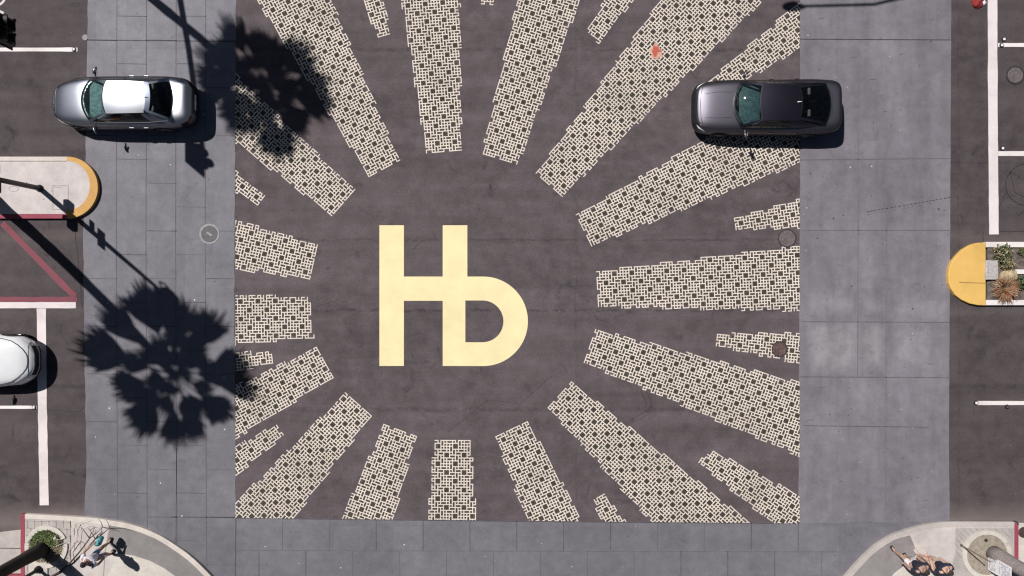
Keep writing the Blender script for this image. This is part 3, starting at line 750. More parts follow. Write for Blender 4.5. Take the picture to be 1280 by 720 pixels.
# ------------------------------------------------------------------ cars
def smoothstep(a, b, x):
    t = max(0, min(1, (x-a)/(b-a))); return t*t*(3-2*t)
def interp(tab, x):
    if x <= tab[0][0]: return tab[0][1]
    for (a, va), (b, vb) in zip(tab[:-1], tab[1:]):
        if x <= b:
            k = (x-a)/(b-a); return va+(vb-va)*k
    return tab[-1][1]
def spl(tab, x):   # smooth interpolation (Catmull-Rom on irregular knots)
    n = len(tab)
    if x <= tab[0][0]: return tab[0][1]
    if x >= tab[-1][0]: return tab[-1][1]
    for i in range(n-1):
        if x <= tab[i+1][0]:
            x0, y0 = tab[i]; x1, y1 = tab[i+1]; h = x1-x0
            m0 = (y1-tab[i-1][1])/(x1-tab[i-1][0]) if i > 0 else (y1-y0)/h
            m1 = (tab[i+2][1]-y0)/(tab[i+2][0]-x0) if i+2 < n else (y1-y0)/h
            t = (x-x0)/h; return (2*t**3-3*t*t+1)*y0+(t**3-2*t*t+t)*h*m0+(-2*t**3+3*t*t)*y1+(t**3-t*t)*h*m1

def make_car(name, label, loc, rz, sp):
    T = thing(name, label, 'car', loc, rz); L = sp['L']; pm = sp['paint']
    W = sp['W']; belt = sp['belt']; topz = sp['top']
    X = lambda t: L/2-t
    # ---- closed body loft
    ts = [0, .02, .05, .09, .14, .21, .3, .42, .55]+[.7+.2*k for k in range(int((L-1.2)/.2))]
    ts = [t for t in ts if t < L-.5]+[L-.45, L-.32, L-.21, L-.14, L-.08, L-.04, L-.015, L]
    ring = []; verts = []
    for t in ts:
        w = spl(W, t); bz = spl(belt, t); tz = max(spl(topz, t), bz+.005)
        e = min(1, min(t, L-t)/.13); e = math.sqrt(max(0, 1-(1-e)**2))      # rounding at the two ends
        lo = .20+.10*(1-e); zc = .52
        half = [(0, lo), (w*.6, lo), (w*.9, lo+.02), (w*.975, lo+.12), (w, .5), (w*.99, max(.53, bz-.27)), (w*.965, max(.56, bz-.15)), (w*.90, max(.585, bz-.03)), (w*.77, bz+(tz-bz)*.55), (w*.56, bz+(tz-bz)*.82), (w*.28, bz+(tz-bz)*.97), (0, tz)]
        half = [(y, zc+(z-zc)*(.42+.58*e)) for y, z in half]
        ring.append(len(verts)); full = half+[(-y, z) for y, z in half[-2:0:-1]]
        verts += [(X(t), y, z) for y, z in full]; N = len(full)
    faces = []
    for a, b in zip(ring[:-1], ring[1:]):
        for j in range(N): faces.append([a+j, a+(j+1) % N, b+(j+1) % N, b+j])
    faces.append([ring[0]+j for j in range(N)][::-1]); faces.append([ring[-1]+j for j in range(N)])
    o = mesh_obj('body', verts, faces, [pm], None, True)
    b = bmesh.new(); b.from_mesh(o.data); bmesh.ops.recalc_face_normals(b, faces=b.faces); b.to_mesh(o.data); b.free()
    ss = o.modifiers.new('s', 'SUBSURF'); ss.levels = ss.render_levels = 2
    cut = MB()
    for tw in sp['wheels']:
        for s in (1, -1): cut.cyl((X(tw), s*.58, .34), (X(tw), s*1.15, .34), .385, n=36)
    cutw = cut.build('wheel_wells', [M['interior']])
    # cabin cavity
    tc, tcc, tr0, tr1, tb, tbc = sp['cab']   # windshield base centre / corner, roof front, roof rear, rear glass base centre / corner
    wb, wr, zr = sp['wb'], sp['wr'], sp['zr']
    cav = []
    for k in range(9):
        y = -1+2*k/8; cav.append((X(tc+.10+(tcc-tc)*y*y), y*(wb-.07)))
    for k in range(9):
        y = 1-2*k/8; cav.append((X(tb-.08+(tbc-tb)*y*y), y*(wb-.07)))
    cc = MB(); n = len(cav); cc.v = [Vector((x, y, .38)) for x, y in cav]+[Vector((x, y, 1.6)) for x, y in cav]
    cc.f = [list(range(n))[::-1], list(range(n, 2*n))]+[[j, (j+1) % n, n+(j+1) % n, n+j] for j in range(n)]; cc.m = [0]*len(cc.f)
    cutc = cc.build('cavity', [M['interior']])
    for cobj in (cutw, cutc):
        md = o.modifiers.new('b', 'BOOLEAN'); md.operation = 'DIFFERENCE'; md.object = cobj; md.solver = 'EXACT'
        try: md.material_mode = 'TRANSFER'
        except Exception: pass
    bpy.context.view_layer.update(); dg = bpy.context.evaluated_depsgraph_get()
    full = bpy.data.meshes.new_from_object(o.evaluated_get(dg))
    o.modifiers.remove(o.modifiers['b']); 
    while len(o.modifiers) > 1: o.modifiers.remove(o.modifiers[-1])
    bpy.context.view_layer.update(); dg = bpy.context.evaluated_depsgraph_get()
    solid = bpy.data.meshes.new_from_object(o.evaluated_get(dg))
    bvh = BVHTree.FromPolygons([v.co.copy() for v in solid.vertices], [list(p.vertices) for p in solid.polygons])
    o.modifiers.clear(); o.data = full; full.name = 'body'
    for cobj in (cutw, cutc): bpy.data.objects.remove(cobj)
    o.parent = T
    # ---- draping helpers (t, y plan coordinates)
    def hit(t, y, d=(0, 0, -1), eps=.004, z=None):
        d = Vector(d).normalized(); tgt = Vector((X(t), y, .7 if z is None else z)); p, nrm, _, _ = bvh.ray_cast(tgt-d*3, d)
        if p is None: return None
        return p+nrm*eps*(1 if nrm.dot(d) < 0 else -1)
    def strip(pts, w, nm, mat, d=(0, 0, -1), eps=.004, z=None, parent=T, sub=8, label=None):
        mb = MB(); P = []
        pts = [p if len(p) == 3 else (*p, None) for p in pts]
        for a, b2 in zip(pts[:-1], pts[1:]):
            for k in range(sub):
                q = k/sub; zz = None if a[2] is None else a[2]+(b2[2]-a[2])*q
                P.append(hit(a[0]+(b2[0]-a[0])*q, a[1]+(b2[1]-a[1])*q, d, eps, zz))
        P.append(hit(pts[-1][0], pts[-1][1], d, eps, pts[-1][2])); P = [p for p in P if p is not None]
        if len(P) < 2: return None
        dd = Vector(d).normalized(); pr = None
        for k, p in enumerate(P):
            tn = (P[min(k+1, len(P)-1)]-P[max(0, k-1)]); s = tn.cross(dd)
            if s.length < 1e-6: continue
            s = s.normalized()*w/2; cur = (p-s, p+s)
            if pr: mb.face([pr[0], cur[0], cur[1], pr[1]])
            pr = cur
        return mb.build(nm, [mat], parent)
    def patch(fn, nu, nv, nm, mat, d=(0, 0, -1), eps=.006, parent=T):
        mb = MB(); gr = [[hit(*fn(i/nu, j/nv)[:2], d, eps, fn(i/nu, j/nv)[2] if len(fn(i/nu, j/nv)) > 2 else None) for j in range(nv+1)] for i in range(nu+1)]
        for i in range(nu):
            for j in range(nv):
                q = [gr[i][j], gr[i+1][j], gr[i+1][j+1], gr[i][j+1]]
                if all(p is not None for p in q): mb.face(q)
        return mb.build(nm, [mat], parent, True) if mb.f else None
    # ---- greenhouse surfaces
    zb = lambda t, y: (hit(t, y, eps=0) or Vector((0, 0, 1))).z
    cr = sp.get('crown', .05)
    def roofz(t, y): 
        u = (t-tr0)/(tr1-tr0); return zr-cr*(y/wr)**2-.05*(2*u-1)**2-(.03*u)
    def roofpt(u, v):   # u 0 front..1 rear, v -1..1
        tt = tr0+sp['rfc']*v*v+(tr1-sp['rrc']*v*v-tr0-sp['rfc']*v*v)*u
        ww = wr*(1-.07*(u)**2)
        y = v*ww; return Vector((X(tt), y, roofz(tt, v*wr)))
    def wsbase(v): t = tc+(tcc-tc)*v*v; return Vector((X(t), v*wb, zb(t, v*wb*.97)+.012))
    def rgbase(v): t = tb+(tbc-tb)*v*v; return Vector((X(t), v*wb*.93, zb(t, v*wb*.9)+.012))
    def surf(fn, u0, u1, v0, v1, nu, nv, nm, mat, parent=T, offs=0):
        mb = MB()
        gr = [[fn(u0+(u1-u0)*i/nu, v0+(v1-v0)*j/nv) for j in range(nv+1)] for i in range(nu+1)]
        for row in gr: mb.v += row
        w_ = nv+1
        for i in range(nu):
            for j in range(nv): mb.f.append([i*w_+j, i*w_+j+1, (i+1)*w_+j+1, (i+1)*w_+j]); mb.m.append(0)
        ob = mb.build(nm, [mat], parent, True)
        return ob
    def wsf(u, v): a, b2 = wsbase(v), roofpt(0, v); p = a.lerp(b2, u); p.z += .05*math.sin(math.pi*u); return p
    def rgf(u, v): a, b2 = roofpt(1, v), rgbase(v); p = a.lerp(b2, u); p.z += sp.get('rbow', .03)*math.sin(math.pi*u); return p
    surf(wsf, .05, .955, -.90, .90, 8, 14, 'windshield', M['windshield'])
    surf(wsf, 0, 1, .90, 1, 8, 1, 'pillar', sp['pillar']); surf(wsf, 0, 1, -1, -.90, 8, 1, 'pillar', sp['pillar'])
    surf(wsf, 0, .05, -.90, .90, 1, 14, 'cowl', M['trim']); surf(wsf, .955, 1, -.90, .90, 1, 14, 'windshield_header', M['trim'])
    u0r = sp.get('roof_split', 1)
    rf = surf(roofpt, 0, u0r, -1, 1, 12, 14, 'roof', sp.get('roofm', pm))
    if u0r < 1: surf(roofpt, u0r, 1, -1, 1, 3, 14, 'rear_roof_panel', sp['rear_panel'])
    surf(rgf, .02, .95, -.86, .86, 6, 12, 'rear_window', M['darkglass'])
    surf(rgf, 0, 1, .86, 1, 6, 1, 'pillar', sp.get('roofm', pm)); surf(rgf, 0, 1, -1, -.86, 6, 1, 'pillar', sp.get('roofm', pm))
    surf(rgf, .95, 1, -.86, .86, 1, 12, 'rear_trim', M['trim']); surf(rgf, 0, .02, -.86, .86, 1, 12, 'rear_trim', M['trim'])
    for s in (1, -1):
        def sdf(u, v):   # u 0 front..1 rear along the belt, v 0 belt..1 roof
            A, B = wsbase(s), rgbase(s); tA, tB = L/2-A.x, L/2-B.x; t = tA+(tB-tA)*u
            bw = wb+(wb*.93-wb)*smoothstep(.7, 1, u)
            base = Vector((X(t), s*min(bw, spl(W, t)*.93), A.z+(B.z-A.z)*u)); base.z = min(base.z, 2)
            if u == 0: base = A.copy()
            if u == 1: base = B.copy()
            top_ = roofpt(u, s); p = base.lerp(top_, v); p.y += s*.03*math.sin(math.pi*v); 
            return p
        for (a, b2, nm, mt) in ((0, .07, 'pillar', sp['pillar']), (.07, .43, 'side_window', M['darkglass']), (.43, .47, 'pillar', M['trim']), (.47, sp['cwin'], 'side_window', M['darkglass']), (sp['cwin'], 1, 'pillar', sp.get('roofm', pm))):
            n_ = 5
            surf(sdf, a, b2, .06, .92, n_, 4, nm, mt)
        surf(sdf, 0, 1, .92, 1, 14, 1, 'roof_rail', sp['rail']); surf(sdf, 0, 1, -.02, .06, 14, 1, 'belt_trim', sp['belt_trim'])
        # mirror
        tm = tcc+.16; wv = spl(W, tm); zz = spl(belt, tm)+.06
        mb = MB(); bm = bmesh.new(); bmesh.ops.create_icosphere(bm, subdivisions=3, radius=1)
        for v in bm.verts:
            v.co = Vector((v.co.x*(.075 if v.co.x > 0 else .03), v.co.y*.125, v.co.z*.075))
            v.co.x -= s*v.co.y*.35
        mb.bm(bm, Matrix.Translation((X(tm), s*(wv+.105), zz))); mr = mb.build('wing_mirror', [pm], T, True)
        mb = MB(); mb.tube([(X(tm)+.02, s*(wv-.08), zz-.05), (X(tm)+.01, s*(wv+.04), zz-.03)], [.03, .022], 8); mb.build('mirror_stalk', [M['trim']], mr)
        mb = MB(); mb.box((X(tm)-.036, s*(wv+.105), zz), (.008, .19, .10), bev=.003, rot=Matrix.Rotation(-s*.25, 3, 'Z')); mb.build('mirror_glass', [M['mirror_glass']], mr)
        # door handles and seams from the side
        sd = (0, -s, 0)
        tF = (tcc+.12, (tr0+tr1)/2+.02, sp['wheels'][1]-.40)
        for a in tF: strip([(a, 0, .3), (a, 0, .85)], .012, 'door_seam', M['trim'], sd)
        strip([(tF[0], 0, .3), (tF[2], 0, .3)], .014, 'door_seam', M['trim'], sd)
        for a in (tF[1]-.17, tF[2]-.05):
            p = hit(a, 0, sd, .012, .76)
            if p: mb = MB(); mb.box(p, (.17, .028, .028), bev=.011); mb.build('door_handle', [sp['handle']], T)
        # lights
        hl = sp['hl']
        patch(lambda u, v: (hl[0]+(hl[1]-hl[0])*u+hl[4]*v, s*(hl[2]+(hl[3]-hl[2])*u+(v-.5)*hl[5]*(1-.6*u))), 8, 4, 'headlight', M['lens'], d=(-.5, -s*.35, -1), eps=.008)
        patch(lambda u, v: (L-.36+.34*u, s*(.86-.32*u*u), .72+.16*v), 8, 4, 'taillight', M['lens_red'], d=(.55, -s*.8, -.1), eps=.008)
        for seam in sp['seams']: strip([(a, s*b2) for a, b2 in seam], sp.get('seamw', .014), 'panel_seam', sp['seam_mat'], eps=.003)
    strip([(sp['hoodf']+.09, -.66), (sp['hoodf']+.02, -.4), (sp['hoodf'], 0), (sp['hoodf']+.02, .4), (sp['hoodf']+.09, .66)], .016, 'panel_seam', M['trim'])
    strip([(tbc+.03, -.60), (tb+.05, -.3), (tb+.05, .3), (tbc+.03, .60)], .014, 'panel_seam', M['trim'])
    # grille, bumper intakes, plate
    patch(lambda u, v: (0, -sp['gr']+2*sp['gr']*u, .44+.18*v), 12, 4, 'grille', M['trim'], d=(-1, 0, 0), eps=.008)
    if sp.get('grtop'): patch(lambda u, v: (.002+.105*v+.10*(2*u-1)**2, -sp['gr']*1.05+2.1*sp['gr']*u), 12, 2, 'grille', M['trim'], eps=.007)
    strip([(0, -sp['gr']*.9, .65), (0, 0, .66), (0, sp['gr']*.9, .65)], .025, 'grille_bar', M['chrome'], d=(-1, 0, 0), eps=.012)
    patch(lambda u, v: (0, -.6+1.2*u, .27+.10*v), 10, 3, 'lower_intake', M['trim'], d=(-1, 0, 0), eps=.008)
    patch(lambda u, v: (L, -.26+.52*u, .60+.11*v), 6, 3, 'number_plate', M['paper'], d=(1, 0, 0), eps=.01)
    # wipers, antenna
    for y0 in (-.1, .42):
        a = wsf(.05, -y0/wb); b2 = wsf(.16, -(y0-.5)/wb)
        mb = MB(); mb.tube([a+Vector((0, 0, .012)), b2+Vector((0, 0, .014))], .008, 5); mb.build('wiper', [M['trim']], T)
    p = roofpt(.88, 0); mb = MB(); mb.tube([p, p+Vector((-.05, 0, .03)), p+Vector((-.12, 0, .05))], [.022, .016, .006], 8); mb.build('antenna', [M['lens'] if sp['brightant'] else pm], T)
    # wheels
    for tw in sp['wheels']:
        for s in (1, -1):
            wo = bpy.data.objects.new('wheel', None); link(wo, T); wo.location = (X(tw), s*(spl(W, tw)-.115), .335)
            ax = Matrix.Rotation(math.pi/2, 3, 'X')
            mb = MB(); mb.lathe([(.21, -.10), (.31, -.105), (.335, -.07), (.335, .07), (.31, .105), (.21, .10)], n=36, axis=ax); mb.build('tyre', [M['rubber']], wo, True)
            mb = MB(); mb.lathe([(.215, -.09), (.2, -.02), (.215, .09)], n=30, axis=ax)
            mb.lathe([(.001, s*-.085), (.05, s*-.085), (.06, s*-.06)], n=16, axis=ax)
            for k in range(5):
                a = 2*math.pi*k/5; mb.box((.12*math.cos(a), s*.07, .12*math.sin(a)), (.19, .03, .045), rot=Matrix.Rotation(-a, 3, 'Y'), bev=.006)
            mb.build('rim', [M['rim']], wo)
    # interior
    mb = MB(); xf = X(tr0); 
    for s in (1, -1):
        for tt in (tr0+.42, tr0+1.28):
            mb = MB(); mb.box((X(tt), s*.36, .62), (.46, .46, .16), bev=.05); mb.box((X(tt)-.26, s*.36, .88), (.14, .44, .52), rot=Matrix.Rotation(-.25, 3, 'Y'), bev=.05)
            mb.box((X(tt)-.33, s*.36, 1.17), (.09, .24, .30), bev=.03)
            mb.build('seat', [M['seat']], T, True)
    mb = MB(); mb.box((X(tc+.60), 0, .88), (.72, 1.34, .10), bev=.04); db = mb.build('dashboard', [sp.get('dashm', M['dash'])], T, True)
    mb = MB(); bmx = Matrix.Rotation(R(65), 3, 'Y')
    ringp = [Vector((X(tc+.9), -.36, .92))+bmx @ Vector((.18*math.cos(a), .18*math.sin(a), 0)) for a in [2*math.pi*k/20 for k in range(21)]]
    mb.tube(ringp, .014, 6, caps=False); mb.tube([ringp[5], ringp[15]], .012, 6); mb.build('steering_wheel', [M['trim']], T)
    mb = MB(); mb.box((X(tb-.22), 0, .93), (.34, 1.1, .04), bev=.015); mb.build('parcel_shelf', [M['interior']], T)
    return T

silver = dict(L=4.88, paint=M['silver'],
    W=[(0, .34), (.06, .47), (.14, .57), (.3, .70), (.5, .78), (.9, .86), (1.6, .895), (2.6, .90), (3.6, .895), (4.25, .865), (4.6, .79), (4.76, .68), (4.83, .58), (4.88, .44)],
    belt=[(0, .62), (.3, .70), (.9, .82), (1.4, .90), (2.5, .93), (3.6, .96), (4.3, .98), (4.7, .95), (4.8, .90)],
    top=[(0, .66), (.15, .74), (.5, .86), (1.1, .98), (1.5, 1.0), (3.8, 1.05), (4.2, 1.06), (4.65, 1.04), (4.8, .95)],
    wheels=(.93, 3.72), cab=(1.19, 1.50, 2.15, 3.70, 4.32, 4.14), wb=.76, wr=.545, zr=1.44, rfc=.10, rrc=.08, pillar=M['silver'], rail=M['trim'],
    belt_trim=M['chrome'], cwin=.80, handle=M['silver'], hl=(.14, .55, .60, .80, .08, .17), seams=[[(.30, .60), (.7, .70), (1.2, .745), (1.42, .75)]], seam_mat=M['trim'], hoodf=.16, gr=.42,
    brightant=True, roof_split=.90, rear_panel=carpaint('blue_reflecting_panel', (.30, .34, .45), .8, .25), crown=.045)
make_car('parked_car', 'silver four door sedan crossing the west concrete crosswalk under a palm shadow', tuple(G(167.5, 134.5)), math.pi, silver)['label'] = 'silver four door sedan on the west concrete crosswalk, pointing left'
dark = dict(L=4.98, paint=M['grey_paint'],
    W=[(0, .46), (.05, .62), (.12, .75), (.28, .85), (.8, .925), (1.6, .94), (2.6, .935), (3.5, .945), (4.2, .94), (4.65, .90), (4.84, .83), (4.93, .73), (4.98, .56)],
    belt=[(0, .66), (.3, .76), (.9, .86), (1.4, .92), (2.5, .93), (3.5, .96), (4.3, .99), (4.8, .97), (5.0, .92)],
    top=[(0, .70), (.15, .80), (.5, .91), (1.2, 1.0), (1.6, 1.02), (3.6, 1.04), (4.5, 1.06), (4.85, 1.06), (5.0, .98)],
    wheels=(.95, 3.93), cab=(1.23, 1.52, 2.07, 3.45, 4.52, 4.34), wb=.78, roofm=M['grey_paint_shaded'], wr=.61, zr=1.38, rfc=.10, rrc=.10, pillar=M['grey_paint_shaded'], rail=M['trim'],
    belt_trim=M['trim'], cwin=.70, handle=M['grey_paint'], hl=(.10, .36, .66, .84, .05, .12), seams=[[(.20, .62), (.6, .72), (1.2, .77), (1.5, .78)], [(.35, .40), (.8, .44), (1.22, .42)]], seam_mat=M['trim'],
    hoodf=.20, dashm=simple('dark_dash', (.045, .075, .085), .6, .6, 9), gr=.62, grtop=True, brightant=True, crown=.05, rbow=.05)
make_car('parked_car', 'dark grey fastback coupe half over the painted rays and the east crosswalk, pointing left', tuple(G(949.5, 140)), math.pi, dark)
white = dict(silver); white.update(L=4.6, paint=M['white_paint'],
    W=[(0, .22), (.05, .38), (.13, .54), (.25, .67), (.5, .82), (.8, .88), (1.6, .91), (2.6, .91), (3.6, .90), (4.1, .87), (4.4, .80), (4.52, .72), (4.6, .60)],
    belt=[(0, .62), (.3, .74), (.9, .86), (1.4, .93), (2.5, .96), (3.6, .98), (4.3, .98), (4.6, .90)],
    top=[(0, .68), (.15, .78), (.4, .89), (1.1, 1.02), (1.5, 1.04), (3.8, 1.06), (4.3, 1.06), (4.6, .95)],
    wheels=(.88, 3.6), cab=(1.22, 1.55, 2.05, 3.5, 4.1, 3.95), pillar=M['white_paint'], handle=M['white_paint'], hl=(.10, .50, .50, .77, .05, .10),
    seams=[[(.17, 0), (.175, .12), (.21, .25), (.30, .40), (.45, .55), (.65, .68), (.95, .76), (1.3, .79)]], seam_mat=simple('grey_seam', (.04, .045, .06), .6), seamw=.045, hoodf=.14, gr=.5, rear_panel=M['white_paint'], brightant=False)
make_car('parked_car', 'white car cut by the left frame edge with its bonnet at the stop line', tuple(G(59.5-2.3*S, 448.5)), 0, white)

# ------------------------------------------------------------------ palms
def palm(label, foot, height, lean, crown_r, seed, mat, nleaf=38, r0=.24, trunk_only=False, group='fan palms at the corners', extra=()):
    rnd = random.Random(seed); F = G(*foot, .0)
    T = thing('palm_tree', label, 'palm tree', tuple(F), 0, group)
    Lx, Ly = lean; pts = []; rad = []
    for k in range(19):
        u = k/18; pts.append(Vector((Lx*u**2.2, Ly*u**2.2, height*u))); rad.append(r0*(1.25-.25*min(1, u*6))*(1-.28*u)+.01*math.sin(k*2.3))
    mb = MB(); mb.tube(pts, rad, 18); mb.build('trunk', [mat], T, True)
    top = pts[-1]; mb = MB()
    leaves = []
    sv = Vector((-.447, .384, .808)); e1 = sv.cross(Vector((0, 0, 1))).normalized(); e2 = e1.cross(sv)
    n1 = nleaf//2
    for i in range(n1):                                   # outer fans
        a = 2*math.pi*(i+rnd.uniform(-.22, .22))/n1; d = (e1*math.cos(a)+e2*math.sin(a)+sv*rnd.uniform(-.3, .3)).normalized()
        leaves.append((d, rnd.uniform(.78, 1.12), .42, .62, rnd.uniform(24, 38), rnd.uniform(-.5, .5)))
    for i in range(nleaf-n1):                             # middle fans
        a = 2*math.pi*(i+.5+rnd.uniform(-.3, .3))/(nleaf-n1); d = (e1*math.cos(a)+e2*math.sin(a)+sv*rnd.uniform(-.9, .9)).normalized()
        leaves.append((d, rnd.uniform(.5, .82), .34, .56, rnd.uniform(30, 50), rnd.uniform(-.9, .9)))
    for i in range(nleaf//4):
        d = Vector((rnd.gauss(0, 1), rnd.gauss(0, 1), rnd.gauss(.2, 1))).normalized(); leaves.append((d, rnd.uniform(.35, .55), .3, .6, 70, rnd.uniform(-1, 1)))
    for (d, k, pf, ff, sp, roll) in leaves:
        pl = crown_r*pf*k; fr = crown_r*ff*k
        hub = top+d*pl; side = d.cross(sv)
        if side.length < .05: side = e1.copy()
        side.normalize(); up = side.cross(d).normalized()
        s2 = side*math.cos(roll)+up*math.sin(roll); up = s2.cross(d).normalized(); side = s2
        q = side*.022; mb.face([top-q*1.3, top+q*1.3, hub+q, hub-q], 0)
        ns = 16; spread = R(sp)
        for j in range(ns):
            a = -spread+2*spread*j/(ns-1); ll = fr*(1-.22*(abs(a)/spread)**2)*rnd.uniform(.84, 1.05)
            dv = d*math.cos(a)+side*math.sin(a); nv = dv.cross(up).normalized(); fold = up*(.03 if j % 2 else -.03)
            droop = Vector((0, 0, -1))*ll*rnd.uniform(.02, .16)
            w0, w1 = .012, fr*spread*.072
            p1 = hub+dv*ll*.55+fold; p2 = hub+dv*ll*.82+fold+droop*.35; p3 = hub+dv*ll*rnd.uniform(.85, 1.05)+droop
            mb.face([hub-nv*w0, hub+nv*w0, p1+nv*w1, p1-nv*w1]); mb.face([p1-nv*w1, p1+nv*w1, p2+nv*w1*.55, p2-nv*w1*.55]); mb.face([p2-nv*w1*.55, p2+nv*w1*.55, p3])
    mb.build('crown', [M['frond']], T)
    return T
palm('fan palm beyond the left frame edge casting the large round shadow on the west crosswalk', (-9, 247), 11.0, (.28, -1.0), 2.9, 21, M['bark_shaded'], 25, .2)
palm('fan palm beyond the top left frame edge casting its crown shadow behind the silver sedan', (100, -78), 11.0, (.2, .05), 2.4, 15, M['bark_shaded'], 34, .17)
palm('palm with trunk shade painted into its bark, in the grassy round tree well at bottom left', (57.5, 684), 10.5, (.0, .0), 2.4, 6, M['bark_shaded'], 34, .21)
palm('pale grey palm trunk with white notices in the tree well at bottom right', (1239, 690.5), 10.5, (.0, .0), 2.4, 7, M['bark'], 34, .23)

# ------------------------------------------------------------------ tree wells
def ring(name, label, cx, cy, ro, ri, gaps, mat, soilmat):
    T = thing(name, label, 'tree well', tuple(GH(cx, cy, KH-.004)))
    mb = MB(); n = 44
    for k in range(n):
        a0, a1 = 360*k/n, 360*(k+1)/n
        if any(g0 <= (a0+a1)/2 <= g1 for g0, g1 in gaps): continue
        q = [(ri, a0), (ro, a0), (ro, a1), (ri, a1)]
        mb.prism([(r*math.cos(R(a))/S, r*math.sin(R(a))/S) for r, a in q], 0, .05)
    mb.build('ring', [mat], T)
    mb = MB(); bm = bmesh.new(); bmesh.ops.create_circle(bm, cap_ends=True, cap_tris=False, segments=40, radius=ri/S)
    mb.bm(bm, Matrix.Translation((0, 0, .012))); mb.build('soil', [soilmat], T)
    return T
ring('tree_well', 'cream ringed tree well filled with green grass at bottom left', 58.5, 683, 26.6, 20.8, [(8, 28), (300, 318)], M['side_conc_warm'], M['soil_light'])
ring('tree_well', 'cream ringed tree well of bare dry soil at bottom right', 1233, 693, 30.5, 25.2, [(27, 31)], M['side_conc_warm'], M['soil_light'])
mb = MB(); rnd = random.Random(5)
for i in range(2600):
    a = rnd.uniform(0, 2*math.pi); r = 20*math.sqrt(rnd.random()); x, y = 58.5+r*math.cos(a), 683-r*math.sin(a)
    if y > 677+rnd.uniform(-5, 9)-.08*(x-58): 
        if rnd.random() < .75: continue
    p = GH(x, y, KH+.0); an = rnd.uniform(0, 6.28); d = Vector((math.cos(an), math.sin(an), 0)); s = Vector((-d.y, d.x, 0))*.009; h = rnd.uniform(.05, .16); l = rnd.uniform(.04, .14)
    m = 0 if rnd.random() < .8 and y < 682 else 1
    mb.face([p-s, p+s, p+d*l*.5+s+Vector((0, 0, h*.8)), p+d*l*.5-s+Vector((0, 0, h*.8))], m); mb.face([p+d*l*.5-s+Vector((0, 0, h*.8)), p+d*l*.5+s+Vector((0, 0, h*.8)), p+d*l+Vector((0, 0, h))], m)
tag(mb.build('grass', [M['grass'], M['grass_dry']]), 'green grass growing in the bottom left tree well', 'grass', kind='stuff')
mb = MB()
for (x, y, dx, dy, l) in ((68, 672, .5, -.6, 10), (68, 673, 1, .15, 10), (70, 683, 1, -.45, 12), (71, 674, .3, 1, 9)):
    a = GH(x, y, KH+.1); b = GH(x+dx*l, y+dy*l, KH+.03); mb.tube([a, (a+b)/2+Vector((0, 0, .03)), b], [.016, .012, .004], 5)
bm = bmesh.new(); bmesh.ops.create_icosphere(bm, subdivisions=2, radius=.055); mb.bm(bm, Matrix.Translation(GH(69, 673, KH+.1)))
tag(mb.build('dry_leaf', [M['side_conc_warm']]), 'pale dry leaf sprays lying on the grass of the tree well', 'dry leaf')
mb = MB(); mb.lathe([(.06, .02), (.05, .05), (.02, .055), (.001, .03)], n=14); o = mb.build('drain_cap', [M['tar']]); o.location = GH(1232, 675, KH); tag(o, 'small dark pipe cap in the dry soil of the bottom right tree well', 'pipe cap')

# bare sapling, bottom left
sp_ = thing('bare_sapling', 'thin leafless sapling leaning over the pale paving near the bottom left person', 'sapling', tuple(GH(62, 722, KH)))
B0 = GH(62, 722, KH)
def q3(x, y, z): return GH(x, y, KH+z*.35+.01)-B0
mb = MB(); mb.tube([q3(62, 722, 0), q3(76, 714, .12), q3(89, 702, .25), q3(101, 688, .35), (q3(112, 673, .45))], [.036, .034, .028, .025, .02], 8)
mb.tube([q3(112, 673, .45), q3(120, 667, .5), q3(128, 659, .55)], [.02, .014, .008], 6); mb.build('trunk', [M['dry']], sp_, True)
mb = MB(); rnd = random.Random(3)
def twig(pts, r): mb.tube([q3(*p) for p in pts], [r*(1-.7*i/(len(pts)-1)) for i in range(len(pts))], 5)
twig([(112, 673, .45), (109, 669, .5), (104, 662, .55), (101, 659, .55)], .02)
twig([(112, 673, .45), (113, 668, .6), (117, 664, .65), (118, 659, .6), (116, 657, .6)], .018)
twig([(114, 671, .45), (119, 668, .5), (120, 662, .6)], .013); twig([(117, 668, .5), (121, 664, .5)], .012)
twig([(128, 659, .55), (127, 654, .6), (123, 648.5, .65)], .016); twig([(128, 659, .55), (135, 661, .5), (143, 664, .45)], .015)
twig([(128, 659, .55), (138, 660, .5), (150, 660, .4), (162, 663.5, .35)], .010)
mb.build('branch', [M['dry']], sp_)
mb = MB()
twig([(89, 702, .25), (86, 690, .3), (96, 676, .3), (97, 664, .35), (95, 655, .35), (108, 650, .4)], .012)
twig([(97, 676, .3), (101, 680, .3), (101, 688, .3), (97, 694, .3)], .012); twig([(97, 677, .3), (92, 682, .3), (88, 690, .3)], .010)
twig([(95, 655, .35), (92, 664, .3), (94, 672, .3)], .009); twig([(104, 662, .5), (112, 658, .5), (118, 660, .5)], .009)
mb.build('branch', [M['dry_light']], sp_)

# notices on the palm at bottom right
def notice(label, x, y0, y1, z0, z1, seed):
    T = thing('paper_notice', label, 'notice', (Xv(x), Yv((y0+y1)/2), 0)); h = abs(y1-y0)/S
    mb = MB(); mb.box((0, 0, (z0+z1)/2), (.012, h, z1-z0)); mb.build('sheet', [M['paper']], T)
    mb = MB(); rnd = random.Random(seed); z = z1-.07
    while z > z0+.05:
        y = -h*.38
        while y < h*.36:
            w = rnd.uniform(.02, .07)
            if rnd.random() < .75: mb.box((-.009, -(y+w/2), z), (.004, w, rnd.choice((.012, .02, .03))))
            y += w+.02
        z -= rnd.uniform(.05, .09)
    mb.build('printed_marks', [M['ink']], T)
notice('lower smaller white notice fixed to the pale palm trunk', 1229.8, 690.5, 709, .21, .67, 4)
notice('upper larger white notice fixed to the pale palm trunk', 1229.4, 689.5, 708.5, .70, 1.37, 9)
